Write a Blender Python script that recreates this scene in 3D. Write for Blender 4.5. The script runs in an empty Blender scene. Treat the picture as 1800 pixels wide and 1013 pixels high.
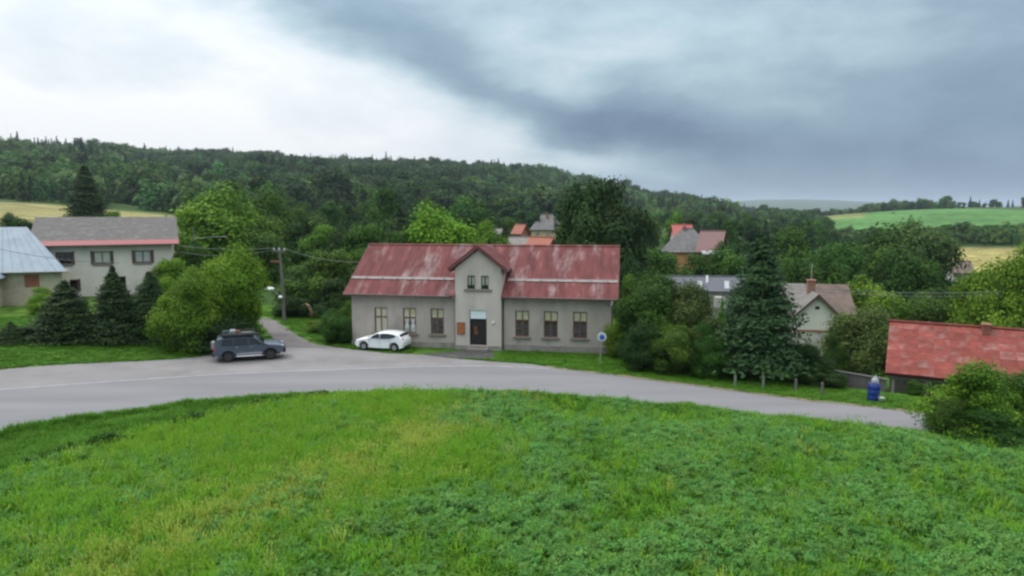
import bpy, bmesh, math, random
import numpy as np
from mathutils import Vector
R = math.radians
HAZE = 0.00011
rng = np.random.default_rng(7)
random.seed(7)
scene = bpy.context.scene
C = scene.collection

# ------------------------------------------------------------------ camera
F = 1216.0                      # focal length in photo pixels (1800 wide)
CZ = 10.0                       # the drone hovers 10 m above the road
PITCH = math.atan((506.5 - 372.0) / F)
cd = bpy.data.cameras.new('camera'); cam = bpy.data.objects.new('camera', cd); C.objects.link(cam)
cd.sensor_width = 36.0; cd.lens = 36.0 * F / 1800.0
cd.clip_start = 0.1; cd.clip_end = 30000
cam.location = (0, 0, CZ); cam.rotation_euler = (R(90) - PITCH, 0, 0)
scene.camera = cam

# ------------------------------------------------------------------ sky
SUN_EL, SUN_AZ = 52.0, -70.0    # azimuth from the view axis, negative = left
w = bpy.data.worlds.new('World'); scene.world = w; w.use_nodes = True
nt = w.node_tree; nt.nodes.clear()
def N(t, **kw):
    n = nt.nodes.new(t)
    for k, v in kw.items():
        if k.startswith('i_'):
            n.inputs[int(k[2:])].default_value = v
        else:
            setattr(n, k, v)
    return n
def L(a, b): nt.links.new(a, b)
def pdir(px, py):
    u = (px - 900) / F; v = (506.5 - py) / F
    d = Vector((u, math.cos(PITCH) + v * math.sin(PITCH), -math.sin(PITCH) + v * math.cos(PITCH)))
    return d.normalized()
def wmath(op, a, b=None, c=None):
    n = N('ShaderNodeMath', operation=op)
    for i, x in enumerate((a, b, c)):
        if x is None: continue
        if isinstance(x, (int, float)): n.inputs[i].default_value = x
        else: L(x, n.inputs[i])
    return n.outputs[0]
tc = N('ShaderNodeTexCoord')
nz = N('ShaderNodeVectorMath', operation='NORMALIZE'); L(tc.outputs['Generated'], nz.inputs[0])
sepd = N('ShaderNodeSeparateXYZ'); L(nz.outputs[0], sepd.inputs[0])
# warp the direction so every cloud edge is ragged; stretched sideways as low cloud is
mp = N('ShaderNodeMapping'); mp.inputs['Scale'].default_value = (1.0, 1.0, 2.3); L(nz.outputs[0], mp.inputs[0])
def noise(scale, detail, rough=.55, dist=0.0):
    n = N('ShaderNodeTexNoise'); n.inputs['Scale'].default_value = scale; n.inputs['Detail'].default_value = detail
    n.inputs['Roughness'].default_value = rough; n.inputs['Distortion'].default_value = dist
    L(mp.outputs[0], n.inputs['Vector']); return n
nw = noise(3.2, 5, .5)
sub = N('ShaderNodeVectorMath', operation='SUBTRACT'); L(nw.outputs['Color'], sub.inputs[0]); sub.inputs[1].default_value = (.5, .5, .5)
scl = N('ShaderNodeVectorMath', operation='MULTIPLY'); L(sub.outputs[0], scl.inputs[0]); scl.inputs[1].default_value = (.30, .20, .16)
wd = N('ShaderNodeVectorMath', operation='ADD'); L(nz.outputs[0], wd.inputs[0]); L(scl.outputs[0], wd.inputs[1])
def blob(px, py, sx, sy, ang=0.0, amp=1.0):
    """soft elliptical cloud mass centred on a compass direction (sizes in radians)"""
    d = pdir(px, py)
    rt = Vector((0, 0, 1)).cross(d) * -1; rt.normalize(); up = rt.cross(d); up.normalize()
    ca, sa = math.cos(R(ang)), math.sin(R(ang))
    e1 = (rt * ca + up * sa) / sx; e2 = (up * ca - rt * sa) / sy
    def dot(e):
        n = N('ShaderNodeVectorMath', operation='DOT_PRODUCT'); L(wd.outputs[0], n.inputs[0]); n.inputs[1].default_value = e
        return wmath('SUBTRACT', n.outputs['Value'], d.dot(e))
    a = dot(e1); b = dot(e2)
    s = wmath('ADD', wmath('MULTIPLY', a, a), wmath('MULTIPLY', b, b))
    g = wmath('EXPONENT', wmath('MULTIPLY', s, -1.0))
    # nothing on the far side of the sky
    n = N('ShaderNodeVectorMath', operation='DOT_PRODUCT'); L(nz.outputs[0], n.inputs[0]); n.inputs[1].default_value = d
    g = wmath('MULTIPLY', g, wmath('GREATER_THAN', n.outputs['Value'], 0.0))
    return wmath('MULTIPLY', g, amp)
# brightness field (1 = bright thin cloud, 0 = darkest cloud base)
BLOBS = [(40, 120, .50, .17, -12, .52), (330, 225, .36, .06, -8, .22), (760, 205, .20, .04, -12, .24), (560, 265, .45, .035, -6, .18),
         (1000, 285, .15, .025, -10, .26),
         (600, 30, .28, .06, -22, -.22), (1150, 238, .20, .032, -8, -.22), (1000, 195, .14, .025, -6, -.10),
         (1350, 140, .17, .08, 0, .15), (1010, 100, .12, .05, 0, .15), (1250, 60, .30, .05, 0, .06), (1600, 305, .46, .13, 0, -.17), (1480, 90, .55, .16, 0, -.075)]
acc = None
for b in BLOBS:
    g = blob(*b); acc = g if acc is None else wmath('ADD', acc, g)
n1 = noise(4.0, 6, .55, .3); n2 = noise(11.0, 6, .6)
val = wmath('ADD', wmath('ADD', acc, .345), wmath('MULTIPLY', wmath('POWER', wmath('MAXIMUM', sepd.outputs['Z'], 0.0), 1.3), .70))   # thinner, whiter cloud overhead
val = wmath('ADD', val, wmath('MULTIPLY', wmath('SUBTRACT', n1.outputs['Fac'], .5), .55))
val = wmath('ADD', val, wmath('MULTIPLY', wmath('SUBTRACT', n2.outputs['Fac'], .5), .20))
ramp = N('ShaderNodeValToRGB'); L(val, ramp.inputs[0])
cr = ramp.color_ramp; cr.interpolation = 'LINEAR'
stops = [(0.0, (.095, .15, .24)), (.18, (.172, .25, .355)), (.38, (.265, .378, .462)), (.55, (.44, .57, .64)), (.75, (.72, .79, .84)), (1.0, (.97, .98, .99))]
cr.elements[0].position = 0; cr.elements[0].color = (*stops[0][1], 1)
cr.elements[1].position = 1; cr.elements[1].color = (*stops[-1][1], 1)
for p, c_ in stops[1:-1]:
    e = cr.elements.new(p); e.color = (*c_, 1)
# overcast sky: the vault grows steadily brighter from the horizon to the zenith
elev = wmath('MAXIMUM', sepd.outputs['Z'], 0.0)
grad = wmath('ADD', wmath('MULTIPLY', wmath('POWER', elev, 1.6), 2.2), 0.92)
cl = N('ShaderNodeVectorMath', operation='SCALE'); L(ramp.outputs[0], cl.inputs[0]); L(grad, cl.inputs['Scale'])
sky = N('ShaderNodeTexSky', sky_type='NISHITA', sun_disc=False)
sky.sun_elevation = R(SUN_EL); sky.sun_rotation = R(SUN_AZ)
bg1 = N('ShaderNodeBackground'); L(sky.outputs[0], bg1.inputs[0]); bg1.inputs[1].default_value = 0.08
bg2 = N('ShaderNodeBackground'); L(cl.outputs[0], bg2.inputs[0]); bg2.inputs[1].default_value = 1.0
mx = N('ShaderNodeMixShader'); mx.inputs[0].default_value = .93
L(bg1.outputs[0], mx.inputs[1]); L(bg2.outputs[0], mx.inputs[2])
wo = N('ShaderNodeOutputWorld'); L(mx.outputs[0], wo.inputs[0])

sd = bpy.data.lights.new('sun', 'SUN'); so = bpy.data.objects.new('sun', sd); C.objects.link(so)
sd.energy = 1.5; sd.angle = R(18); sd.color = (1.0, .96, .90)
sv = Vector((math.sin(R(SUN_AZ)) * math.cos(R(SUN_EL)), math.cos(R(SUN_AZ)) * math.cos(R(SUN_EL)), math.sin(R(SUN_EL))))
so.rotation_euler = sv.to_track_quat('Z', 'Y').to_euler(); so.location = (-40, 20, 60)

scene.view_settings.view_transform = 'Standard'; scene.view_settings.look = 'None'
scene.view_settings.exposure = 0.12; scene.view_settings.gamma = 1.0; scene.view_settings.use_curve_mapping = False
scene.render.engine = 'CYCLES'
scene.cycles.use_denoising = True
try: scene.cycles.denoiser = 'OPENIMAGEDENOISE'
except Exception: pass
scene.cycles.pixel_filter_type = 'BLACKMAN_HARRIS'; scene.cycles.filter_width = 2.5   # the photo is slightly soft
scene.cycles.max_bounces = 5; scene.cycles.diffuse_bounces = 2; scene.cycles.glossy_bounces = 2
scene.cycles.transmission_bounces = 4; scene.cycles.transparent_max_bounces = 8; scene.cycles.volume_bounces = 0
scene.cycles.caustics_reflective = False; scene.cycles.caustics_refractive = False

# ------------------------------------------------------------------ helpers
def tag(o, label=None, cat=None, group=None, kind=None):
    if label: o['label'] = label
    if cat: o['category'] = cat
    if group: o['group'] = group
    if kind: o['kind'] = kind
    return o
def empty(name, loc=(0, 0, 0), rz=0.0, label=None, cat=None, group=None):
    o = bpy.data.objects.new(name, None); C.objects.link(o)
    o.location = loc; o.rotation_euler = (0, 0, rz); o.empty_display_size = .2
    return tag(o, label, cat, group)
def link(name, me, parent=None, loc=None):
    o = bpy.data.objects.new(name, me); C.objects.link(o)
    if parent is not None: o.parent = parent
    if loc is not None: o.location = loc
    return o
class MB:
    def __init__(s): s.v = []; s.f = []
    def add(s, vs, fs):
        o = len(s.v); s.v += [tuple(p) for p in vs]; s.f += [tuple(i + o for i in f) for f in fs]; return s
    def box(s, x0, y0, z0, x1, y1, z1):
        return s.add([(x0,y0,z0),(x1,y0,z0),(x1,y1,z0),(x0,y1,z0),(x0,y0,z1),(x1,y0,z1),(x1,y1,z1),(x0,y1,z1)],
                     [(0,3,2,1),(4,5,6,7),(0,1,5,4),(1,2,6,5),(2,3,7,6),(3,0,4,7)])
    def slab(s, quad, t):
        """a thin solid under a (possibly sloping) quad; t = thickness along the normal, downwards"""
        q = [Vector(p) for p in quad]; n = (q[1] - q[0]).cross(q[-1] - q[0]).normalized()
        b = [p - n * t for p in q]; k = len(q)
        return s.add([*q, *b], [tuple(range(k)), tuple(range(2 * k - 1, k - 1, -1))] + [(i, i + k, (i + 1) % k + k, (i + 1) % k) for i in range(k)])
    def prism(s, poly, axis, a, b):
        """extrude a 2-D polygon along an axis from a to b"""
        k = len(poly)
        def P(p, t): return (t, p[0], p[1]) if axis == 'x' else ((p[0], t, p[1]) if axis == 'y' else (p[0], p[1], t))
        return s.add([P(p, a) for p in poly] + [P(p, b) for p in poly],
                     [tuple(range(k - 1, -1, -1)), tuple(range(k, 2 * k))] + [(i, (i + 1) % k, (i + 1) % k + k, i + k) for i in range(k)])
    def tube(s, pts, r, n=6, r2=None):
        pts = [Vector(p) for p in pts]; rings = []; o = len(s.v); m = len(pts)
        for i, p in enumerate(pts):
            d = (pts[min(i + 1, m - 1)] - pts[max(i - 1, 0)]).normalized()
            a = Vector((0, 0, 1)) if abs(d.z) < .9 else Vector((1, 0, 0))
            e1 = d.cross(a).normalized(); e2 = d.cross(e1)
            rr = r if r2 is None else r + (r2 - r) * i / (m - 1)
            s.v += [tuple(p + (e1 * math.cos(2 * math.pi * j / n) + e2 * math.sin(2 * math.pi * j / n)) * rr) for j in range(n)]
        for i in range(m - 1):
            for j in range(n):
                s.f.append((o + i*n + j, o + i*n + (j+1) % n, o + (i+1)*n + (j+1) % n, o + (i+1)*n + j))
        s.f.append(tuple(o + j for j in range(n - 1, -1, -1))); s.f.append(tuple(o + (m-1)*n + j for j in range(n)))
        return s
    def lathe(s, prof, n=24, axis='z', c=(0, 0, 0), cap=True):
        o = len(s.v); m = len(prof)
        for r, h in prof:
            for j in range(n):
                a = 2 * math.pi * j / n; x, y = r * math.cos(a), r * math.sin(a)
                p = (x, y, h) if axis == 'z' else ((x, h, y) if axis == 'y' else (h, x, y))
                s.v.append((p[0] + c[0], p[1] + c[1], p[2] + c[2]))
        for i in range(m - 1):
            for j in range(n): s.f.append((o+i*n+j, o+i*n+(j+1) % n, o+(i+1)*n+(j+1) % n, o+(i+1)*n+j))
        if cap: s.f.append(tuple(o + j for j in range(n))); s.f.append(tuple(o + (m-1)*n + j for j in range(n)))
        return s
    def mesh(s, name, mat, smooth=False, fix=True, bevel=0):
        me = bpy.data.meshes.new(name); me.from_pydata(s.v, [], s.f)
        if fix or bevel:
            bm = bmesh.new(); bm.from_mesh(me)
            if bevel:
                bmesh.ops.remove_doubles(bm, verts=bm.verts, dist=1e-5)
                bmesh.ops.bevel(bm, geom=[e for e in bm.edges if e.is_manifold and e.calc_face_angle(0) > .5], offset=bevel, segments=1, affect='EDGES', clamp_overlap=True)
            bmesh.ops.recalc_face_normals(bm, faces=bm.faces); bm.to_mesh(me); bm.free()
        if smooth: me.shade_smooth()
        if mat: me.materials.append(M[mat] if isinstance(mat, str) else mat)
        me.update(); return me
    def build(s, name, mat, parent=None, smooth=False, loc=None, bevel=0):
        return link(name, s.mesh(name, mat, smooth, bevel=bevel), parent, loc)
def smooth_by_angle(o, ang=35):
    me = o.data; me.shade_smooth()
    bm = bmesh.new(); bm.from_mesh(me)
    for e in bm.edges: e.smooth = not (len(e.link_faces) == 2 and e.calc_face_angle(0) > R(ang))
    bm.to_mesh(me); bm.free(); return o

# ------------------------------------------------------------------ materials
M = {}
def new_mat(name):
    m = bpy.data.materials.new(name); m.use_nodes = True; t = m.node_tree; M[name] = m
    return m, t, t.nodes['Principled BSDF']
def surf(name, col, rough=.8, var=.15, scale=3.0, col2=None, f2=(.5, .7), s2=1.0, bump=0.0, bscale=30, metal=0.0, rand=0.0, detail=6, stretch=None, spec=None):
    """base colour with fine value noise, optional second tone in ragged patches, optional per-object variation"""
    m, t, b = new_mat(name); n = t.nodes; l = t.links
    tcn = n.new('ShaderNodeTexCoord'); src = tcn.outputs['Object']
    if stretch:
        mpn = n.new('ShaderNodeMapping'); mpn.inputs['Scale'].default_value = stretch; l.new(src, mpn.inputs[0]); src = mpn.outputs[0]
    if rand:
        oi = n.new('ShaderNodeObjectInfo'); ad = n.new('ShaderNodeVectorMath'); ad.operation = 'ADD'
        mu = n.new('ShaderNodeMath'); mu.operation = 'MULTIPLY'; mu.inputs[1].default_value = 0.0 if rand < 0 else 37.0
        l.new(oi.outputs['Random'], mu.inputs[0]); l.new(src, ad.inputs[0]); l.new(mu.outputs[0], ad.inputs[1]); src2 = ad.outputs[0]
    else: src2 = src
    no = n.new('ShaderNodeTexNoise'); no.inputs['Scale'].default_value = scale; no.inputs['Detail'].default_value = detail; l.new(src2, no.inputs['Vector'])
    mr = n.new('ShaderNodeMapRange'); mr.inputs['From Min'].default_value = .3; mr.inputs['From Max'].default_value = .7
    mr.inputs['To Min'].default_value = 1 - var; mr.inputs['To Max'].default_value = 1 + var; l.new(no.outputs['Fac'], mr.inputs[0])
    cur = None
    if col2:
        n2 = n.new('ShaderNodeTexNoise'); n2.inputs['Scale'].default_value = s2; n2.inputs['Detail'].default_value = 8; n2.inputs['Roughness'].default_value = .65; l.new(src if rand < 0 or not rand else src2, n2.inputs['Vector'])
        m2 = n.new('ShaderNodeMapRange'); m2.inputs['From Min'].default_value = f2[0]; m2.inputs['From Max'].default_value = f2[1]; l.new(n2.outputs['Fac'], m2.inputs[0])
        mi = n.new('ShaderNodeMix'); mi.data_type = 'RGBA'; mi.inputs[6].default_value = (*col, 1); mi.inputs[7].default_value = (*col2, 1); l.new(m2.outputs[0], mi.inputs[0]); cur = mi.outputs[2]
    hs = n.new('ShaderNodeHueSaturation')
    if cur: l.new(cur, hs.inputs['Color'])
    else: hs.inputs['Color'].default_value = (*col, 1)
    v = mr.outputs[0]
    if rand:
        r2 = n.new('ShaderNodeMapRange'); r2.inputs['To Min'].default_value = 1 - abs(rand); r2.inputs['To Max'].default_value = 1 + abs(rand)
        l.new(oi.outputs['Random'], r2.inputs[0]); mm = n.new('ShaderNodeMath'); mm.operation = 'MULTIPLY'; l.new(v, mm.inputs[0]); l.new(r2.outputs[0], mm.inputs[1]); v = mm.outputs[0]
    l.new(v, hs.inputs['Value']); l.new(hs.outputs[0], b.inputs['Base Color'])
    b.inputs['Roughness'].default_value = rough; b.inputs['Metallic'].default_value = metal
    if spec is not None: b.inputs['Specular IOR Level'].default_value = spec
    if bump:
        nb = n.new('ShaderNodeTexNoise'); nb.inputs['Scale'].default_value = bscale; nb.inputs['Detail'].default_value = 4; l.new(src, nb.inputs['Vector'])
        bu = n.new('ShaderNodeBump'); bu.inputs['Strength'].default_value = bump; bu.inputs['Distance'].default_value = .05; l.new(nb.outputs['Fac'], bu.inputs['Height']); l.new(bu.outputs[0], b.inputs['Normal'])
    return m
def leafy(name, ca, cb, hue=.02, val=.25, trans=.3, clump=0.0):
    """foliage: two leaf tones mixed per leaf, shifted per tree; thin leaves let some light through"""
    m, t, b = new_mat(name); n = t.nodes; l = t.links
    at = n.new('ShaderNodeAttribute'); at.attribute_name = 'tone'
    mi = n.new('ShaderNodeMix'); mi.data_type = 'RGBA'; mi.inputs[6].default_value = (*ca, 1); mi.inputs[7].default_value = (*cb, 1); l.new(at.outputs['Fac'], mi.inputs[0])
    oi = n.new('ShaderNodeObjectInfo')
    def mrng(lo, hi, src):
        r = n.new('ShaderNodeMapRange'); r.inputs['To Min'].default_value = lo; r.inputs['To Max'].default_value = hi; l.new(src, r.inputs[0]); return r.outputs[0]
    fr = n.new('ShaderNodeMath'); fr.operation = 'FRACT'; mu = n.new('ShaderNodeMath'); mu.operation = 'MULTIPLY'; mu.inputs[1].default_value = 7.31
    l.new(oi.outputs['Random'], mu.inputs[0]); l.new(mu.outputs[0], fr.inputs[0])
    hs = n.new('ShaderNodeHueSaturation'); l.new(mi.outputs[2], hs.inputs['Color'])
    l.new(mrng(.5 - hue, .5 + hue, fr.outputs[0]), hs.inputs['Hue']); l.new(mrng(1 - val, 1 + val, oi.outputs['Random']), hs.inputs['Value'])
    l.new(hs.outputs[0], b.inputs['Base Color']); b.inputs['Roughness'].default_value = .6; b.inputs['Specular IOR Level'].default_value = .12
    tr = n.new('ShaderNodeBsdfTranslucent'); l.new(hs.outputs[0], tr.inputs[0])
    ms = n.new('ShaderNodeMixShader'); ms.inputs[0].default_value = trans; l.new(b.outputs[0], ms.inputs[1]); l.new(tr.outputs[0], ms.inputs[2])
    l.new(ms.outputs[0], n['Material Output'].inputs[0]); return m
surf('render_grey', (.41, .352, .312), .9, .10, 1.2, (.285, .24, .212), (.50, .72), .9, bump=.25, bscale=40, stretch=(1, 1, .35))
surf('render_light', (.525, .467, .415), .9, .08, 1.2, (.41, .36, .318), (.50, .75), .9, bump=.25, bscale=40, stretch=(1, 1, .35))
surf('plinth', (.27, .24, .215), .95, .2, 2.0, (.20, .17, .15), (.5, .7), 1.2, bump=.4, bscale=25)
surf('roof_red', (.128, .038, .037), .7, .30, 1.8, (.195, .148, .145), (.52, .68), .9, rand=-.09, spec=.15, stretch=(1.0, .3, .3))
surf('roof_red_plain', (.14, .035, .034), .65, .15, 1.5)
surf('roof_trim', (.10, .028, .026), .6, .1, 3)
surf('snow_guard', (.30, .25, .245), .6, .12, 2)
surf('gutter', (.075, .05, .045), .5, .1, 3)
surf('wood_brown', (.17, .088, .042), .55, .15, 8)
surf('wood_dark', (.012, .009, .008), .6, .2, 8)
surf('wood_grey', (.14, .125, .105), .85, .2, 6)
surf('curtain', (.88, .80, .60), .9, .05, 8)
surf('lace', (.80, .80, .78), .9, .05, 12)
surf('sill_stone', (.20, .17, .145), .85, .12, 6)
surf('white_panel', (.68, .76, .79), .45, .04, 2)
surf('board_orange', (.34, .115, .035), .6, .12, 6)
surf('painted_reflection', (.16, .04, .018), .7, .2, 9)  # reddish reflection on the front door, put in as plain colour
surf('stone_step', (.26, .22, .20), .9, .15, 5)
surf('white_plastic', (.75, .77, .78), .35, .03, 3)
surf('asphalt', (.178, .174, .182), .9, .07, .35, (.150, .146, .152), (.42, .7), .3, bump=.08, bscale=60, stretch=(.25, 1.6, 1), spec=.2)
surf('asphalt_dark', (.05, .047, .046), .92, .15, 1.5, (.11, .105, .10), (.55, .7), .9)
surf('layby', (.182, .170, .170), .92, .09, .4, (.14, .128, .126), (.48, .68), .25, bump=.1, bscale=50)
surf('gravel', (.15, .136, .132), .95, .14, .8, (.115, .10, .097), (.45, .65), .6, bump=.3, bscale=40)
surf('line_worn', (.25, .245, .255), .85, .06, .6, (.195, .19, .197), (.45, .6), 1.2)
surf('dirt', (.20, .15, .10), .95, .2, 2, (.10, .12, .04), (.45, .6), 2)
surf('roof_grey', (.10, .092, .088), .85, .22, 2.5, (.155, .145, .138), (.52, .7), 1.1, stretch=(1, 2, 2), bump=.5, bscale=8)
surf('roof_pinkred', (.27, .068, .068), .6, .08, 2)
surf('roof_zinc', (.20, .25, .30), .5, .10, 1.0, (.145, .185, .23), (.48, .7), .6, spec=.3)
surf('plaster_cream', (.64, .59, .53), .9, .07, 1, (.54, .49, .43), (.55, .75), .6, bump=.2)
surf('plaster_old', (.46, .40, .31), .92, .12, 1.2, (.33, .28, .21), (.48, .65), .8, bump=.3)
surf('brick_panel', (.30, .11, .07), .85, .15, 6)
surf('shutter_brown', (.085, .045, .035), .6, .15, 6)
surf('stone_dark', (.11, .10, .095), .95, .3, 2.5)
surf('roof_slate', (.115, .11, .108), .85, .14, 2, (.16, .15, .148), (.5, .7), 1)
surf('roof_darkslate', (.075, .08, .095), .7, .12, 2)
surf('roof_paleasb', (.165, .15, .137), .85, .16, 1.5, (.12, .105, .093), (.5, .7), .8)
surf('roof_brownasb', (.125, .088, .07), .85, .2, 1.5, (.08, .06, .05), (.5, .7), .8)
surf('roof_orange', (.27, .085, .05), .75, .12, 3)
surf('roof_brightred', (.28, .055, .042), .65, .1, 3)
surf('roof_pink', (.17, .088, .085), .75, .1, 3)
surf('wall_orange', (.55, .28, .12), .9, .06, 2)
surf('wall_yellow', (.50, .40, .24), .9, .06, 2)
surf('wall_white', (.42, .40, .37), .9, .06, 2)
surf('wall_peeling', (.46, .42, .38), .92, .1, 2, (.28, .22, .19), (.5, .58), 1.4)
surf('chimney_brick', (.28, .13, .095), .9, .2, 7)
surf('metal_grey', (.30, .31, .32), .45, .05, 3, metal=.5)
surf('shed_red', (.185, .043, .033), .65, .24, 2.0, (.235, .125, .108), (.50, .70), 1.1, rand=.11, spec=.15)
surf('concrete', (.11, .10, .095), .92, .12, 1.5, (.11, .10, .095), (.5, .7), .8, bump=.2)
surf('post_wood', (.30, .27, .23), .9, .15, 6)
surf('post_white', (.17, .18, .15), .8, .1, 6)
surf('barrel_blue', (.008, .03, .19), .4, .06, 3)
surf('sack_pale', (.33, .34, .36), .7, .1, 6)
surf('bucket', (.60, .66, .50), .6, .05, 4)
surf('wire', (.13, .13, .13), .6, 0, 1)
surf('pole_wood', (.13, .118, .11), .9, .2, 5, stretch=(1, 1, .15))
surf('insulator', (.55, .58, .60), .3, .02, 2)
surf('rust', (.22, .08, .05), .8, .2, 5)
surf('sign_white', (.58, .58, .58), .4, .02, 2)
surf('sign_blue', (.015, .10, .42), .4, .02, 2)
surf('arch_wood', (.27, .17, .11), .8, .12, 5)
surf('bark', (.075, .06, .047), .95, .25, 6, bump=.5, bscale=12)
surf('car_white', (.72, .74, .75), .22, .01, 1, spec=.6)
surf('car_grey', (.085, .105, .14), .28, .02, 1, metal=.35, spec=.6)
surf('car_plastic', (.018, .019, .021), .55, .1, 5)
surf('tyre', (.012, .012, .012), .8, .1, 5)
surf('rim_silver', (.42, .43, .45), .3, .03, 3, metal=.7)
surf('rim_dark', (.045, .042, .042), .45, .05, 3, metal=.4)
surf('lamp_red', (.38, .02, .02), .25, .05, 3)
surf('lamp_clear', (.72, .74, .76), .15, .02, 3)
surf('chrome', (.62, .62, .63), .25, .02, 3, metal=.8)
surf('canister_green', (.035, .075, .065), .5, .1, 5)
surf('bag_red', (.12, .03, .025), .7, .1, 5)
m, t, b = new_mat('car_glass'); b.inputs['Base Color'].default_value = (.012, .016, .018, 1); b.inputs['Roughness'].default_value = .04; b.inputs['Specular IOR Level'].default_value = .7
m, t, b = new_mat('pane')      # thin window glass: mostly see-through, mirrors the sky at a glance
tr = t.nodes.new('ShaderNodeBsdfTransparent'); tr.inputs[0].default_value = (.97, .975, .97, 1)
gl = t.nodes.new('ShaderNodeBsdfGlossy'); gl.inputs['Roughness'].default_value = .03
lw_ = t.nodes.new('ShaderNodeLayerWeight'); lw_.inputs[0].default_value = .25
lw = t.nodes.new('ShaderNodeMath'); lw.operation = 'MULTIPLY_ADD'; lw.inputs[1].default_value = .6; lw.inputs[2].default_value = .06; t.links.new(lw_.outputs['Facing'], lw.inputs[0])
ms = t.nodes.new('ShaderNodeMixShader'); t.links.new(lw.outputs[0], ms.inputs[0]); t.links.new(tr.outputs[0], ms.inputs[1]); t.links.new(gl.outputs[0], ms.inputs[2])
t.links.new(ms.outputs[0], t.nodes['Material Output'].inputs[0])
leafy('leaf_bright', (.070, .17, .008), (.205, .335, .020), .012, .12, .3)
leafy('leaf_fresh', (.042, .115, .008), (.165, .29, .022), .015, .15, .3)
leafy('leaf_mid', (.018, .058, .007), (.085, .165, .020), .02, .22, .3)
leafy('leaf_dark', (.010, .034, .007), (.044, .092, .017), .015, .2, .25)
leafy('leaf_olive', (.05, .095, .018), (.125, .175, .045), .015, .15, .3)
leafy('needle_dark', (.010, .029, .007), (.034, .064, .016), .01, .15, .12)
leafy('needle_blue', (.011, .036, .011), (.038, .078, .026), .01, .1, .12)
leafy('crop_leaf', (.060, .185, .038), (.175, .365, .088), .016, .2, .35)
leafy('grass_blade', (.12, .30, .018), (.215, .39, .038), .014, .15, .35)
leafy('grass_straw', (.24, .37, .03), (.40, .45, .10), .015, .15, .3)
leafy('grass_dark', (.05, .155, .010), (.11, .25, .022), .012, .2, .35)
leafy('weed_dark', (.022, .070, .009), (.05, .125, .018), .012, .2, .3)
leafy('leaf_forest', (.04, .105, .024), (.10, .17, .045), .035, .45, .3)

# ------------------------------------------------------------------ terrain
def ray(px, py):
    u = (px - 900) / F; v = (506.5 - py) / F
    return np.array((u, math.cos(PITCH) + v * math.sin(PITCH), -math.sin(PITCH) + v * math.cos(PITCH)))
def at_depth(px, py, Y):
    d = ray(px, py); k = Y / d[1]; return Vector((d[0] * k, Y, CZ + d[2] * k))
def on_flat(px, py, z=0.0):
    d = ray(px, py); k = (z - CZ) / d[2]; return (d[0] * k, d[1] * k)
def to_px(X, Y, Z):
    c, s = math.cos(PITCH), math.sin(PITCH); z = Z - CZ
    dep = Y * c - z * s; up = Y * s + z * c
    return 900 + F * X / dep, 506.5 - F * up / dep
near_pts = [on_flat(*p) for p in [(0,766),(100,745),(200,729),(300,716),(400,706),(500,699),(600,696),(750,694),(900,697),(1050,707),(1200,721),(1400,745),(1640,771)]]
far_pts = [on_flat(*p) for p in [(0,686),(130,674),(250,665),(370,657),(500,651),(620,647),(750,643),(870,642),(960,646),(1050,657),(1200,676),(1400,703),(1640,729)]]
def extend(pts):
    a, b = np.array(pts[0]), np.array(pts[1]); l = [tuple(a + (a - b) / np.linalg.norm(a - b) * k + np.array((0, -.0105 * k * k))) for k in (30, 15)]
    c, d = np.array(pts[-2]), np.array(pts[-1]); r = [tuple(d + (d - c) / np.linalg.norm(d - c) * k + np.array((0, -.006 * k * k))) for k in (12, 26, 45)]
    return np.array(l + pts + r)
near_e = extend(near_pts); far_e = extend(far_pts)
def Yn(X): return np.interp(X, near_e[:, 0], near_e[:, 1])
def Yf(X): return np.interp(X, far_e[:, 0], far_e[:, 1])
TH = np.radians([-180, -90, -60, -36, -26, -14, 0, 14, 20, 26, 36, 60, 90, 180])
RR = np.array([0, 20, 42, 48, 56, 66, 80, 95, 130, 200, 300, 430, 620, 850, 1080, 1500, 2500, 4200, 6500, 9500], float)
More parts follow.
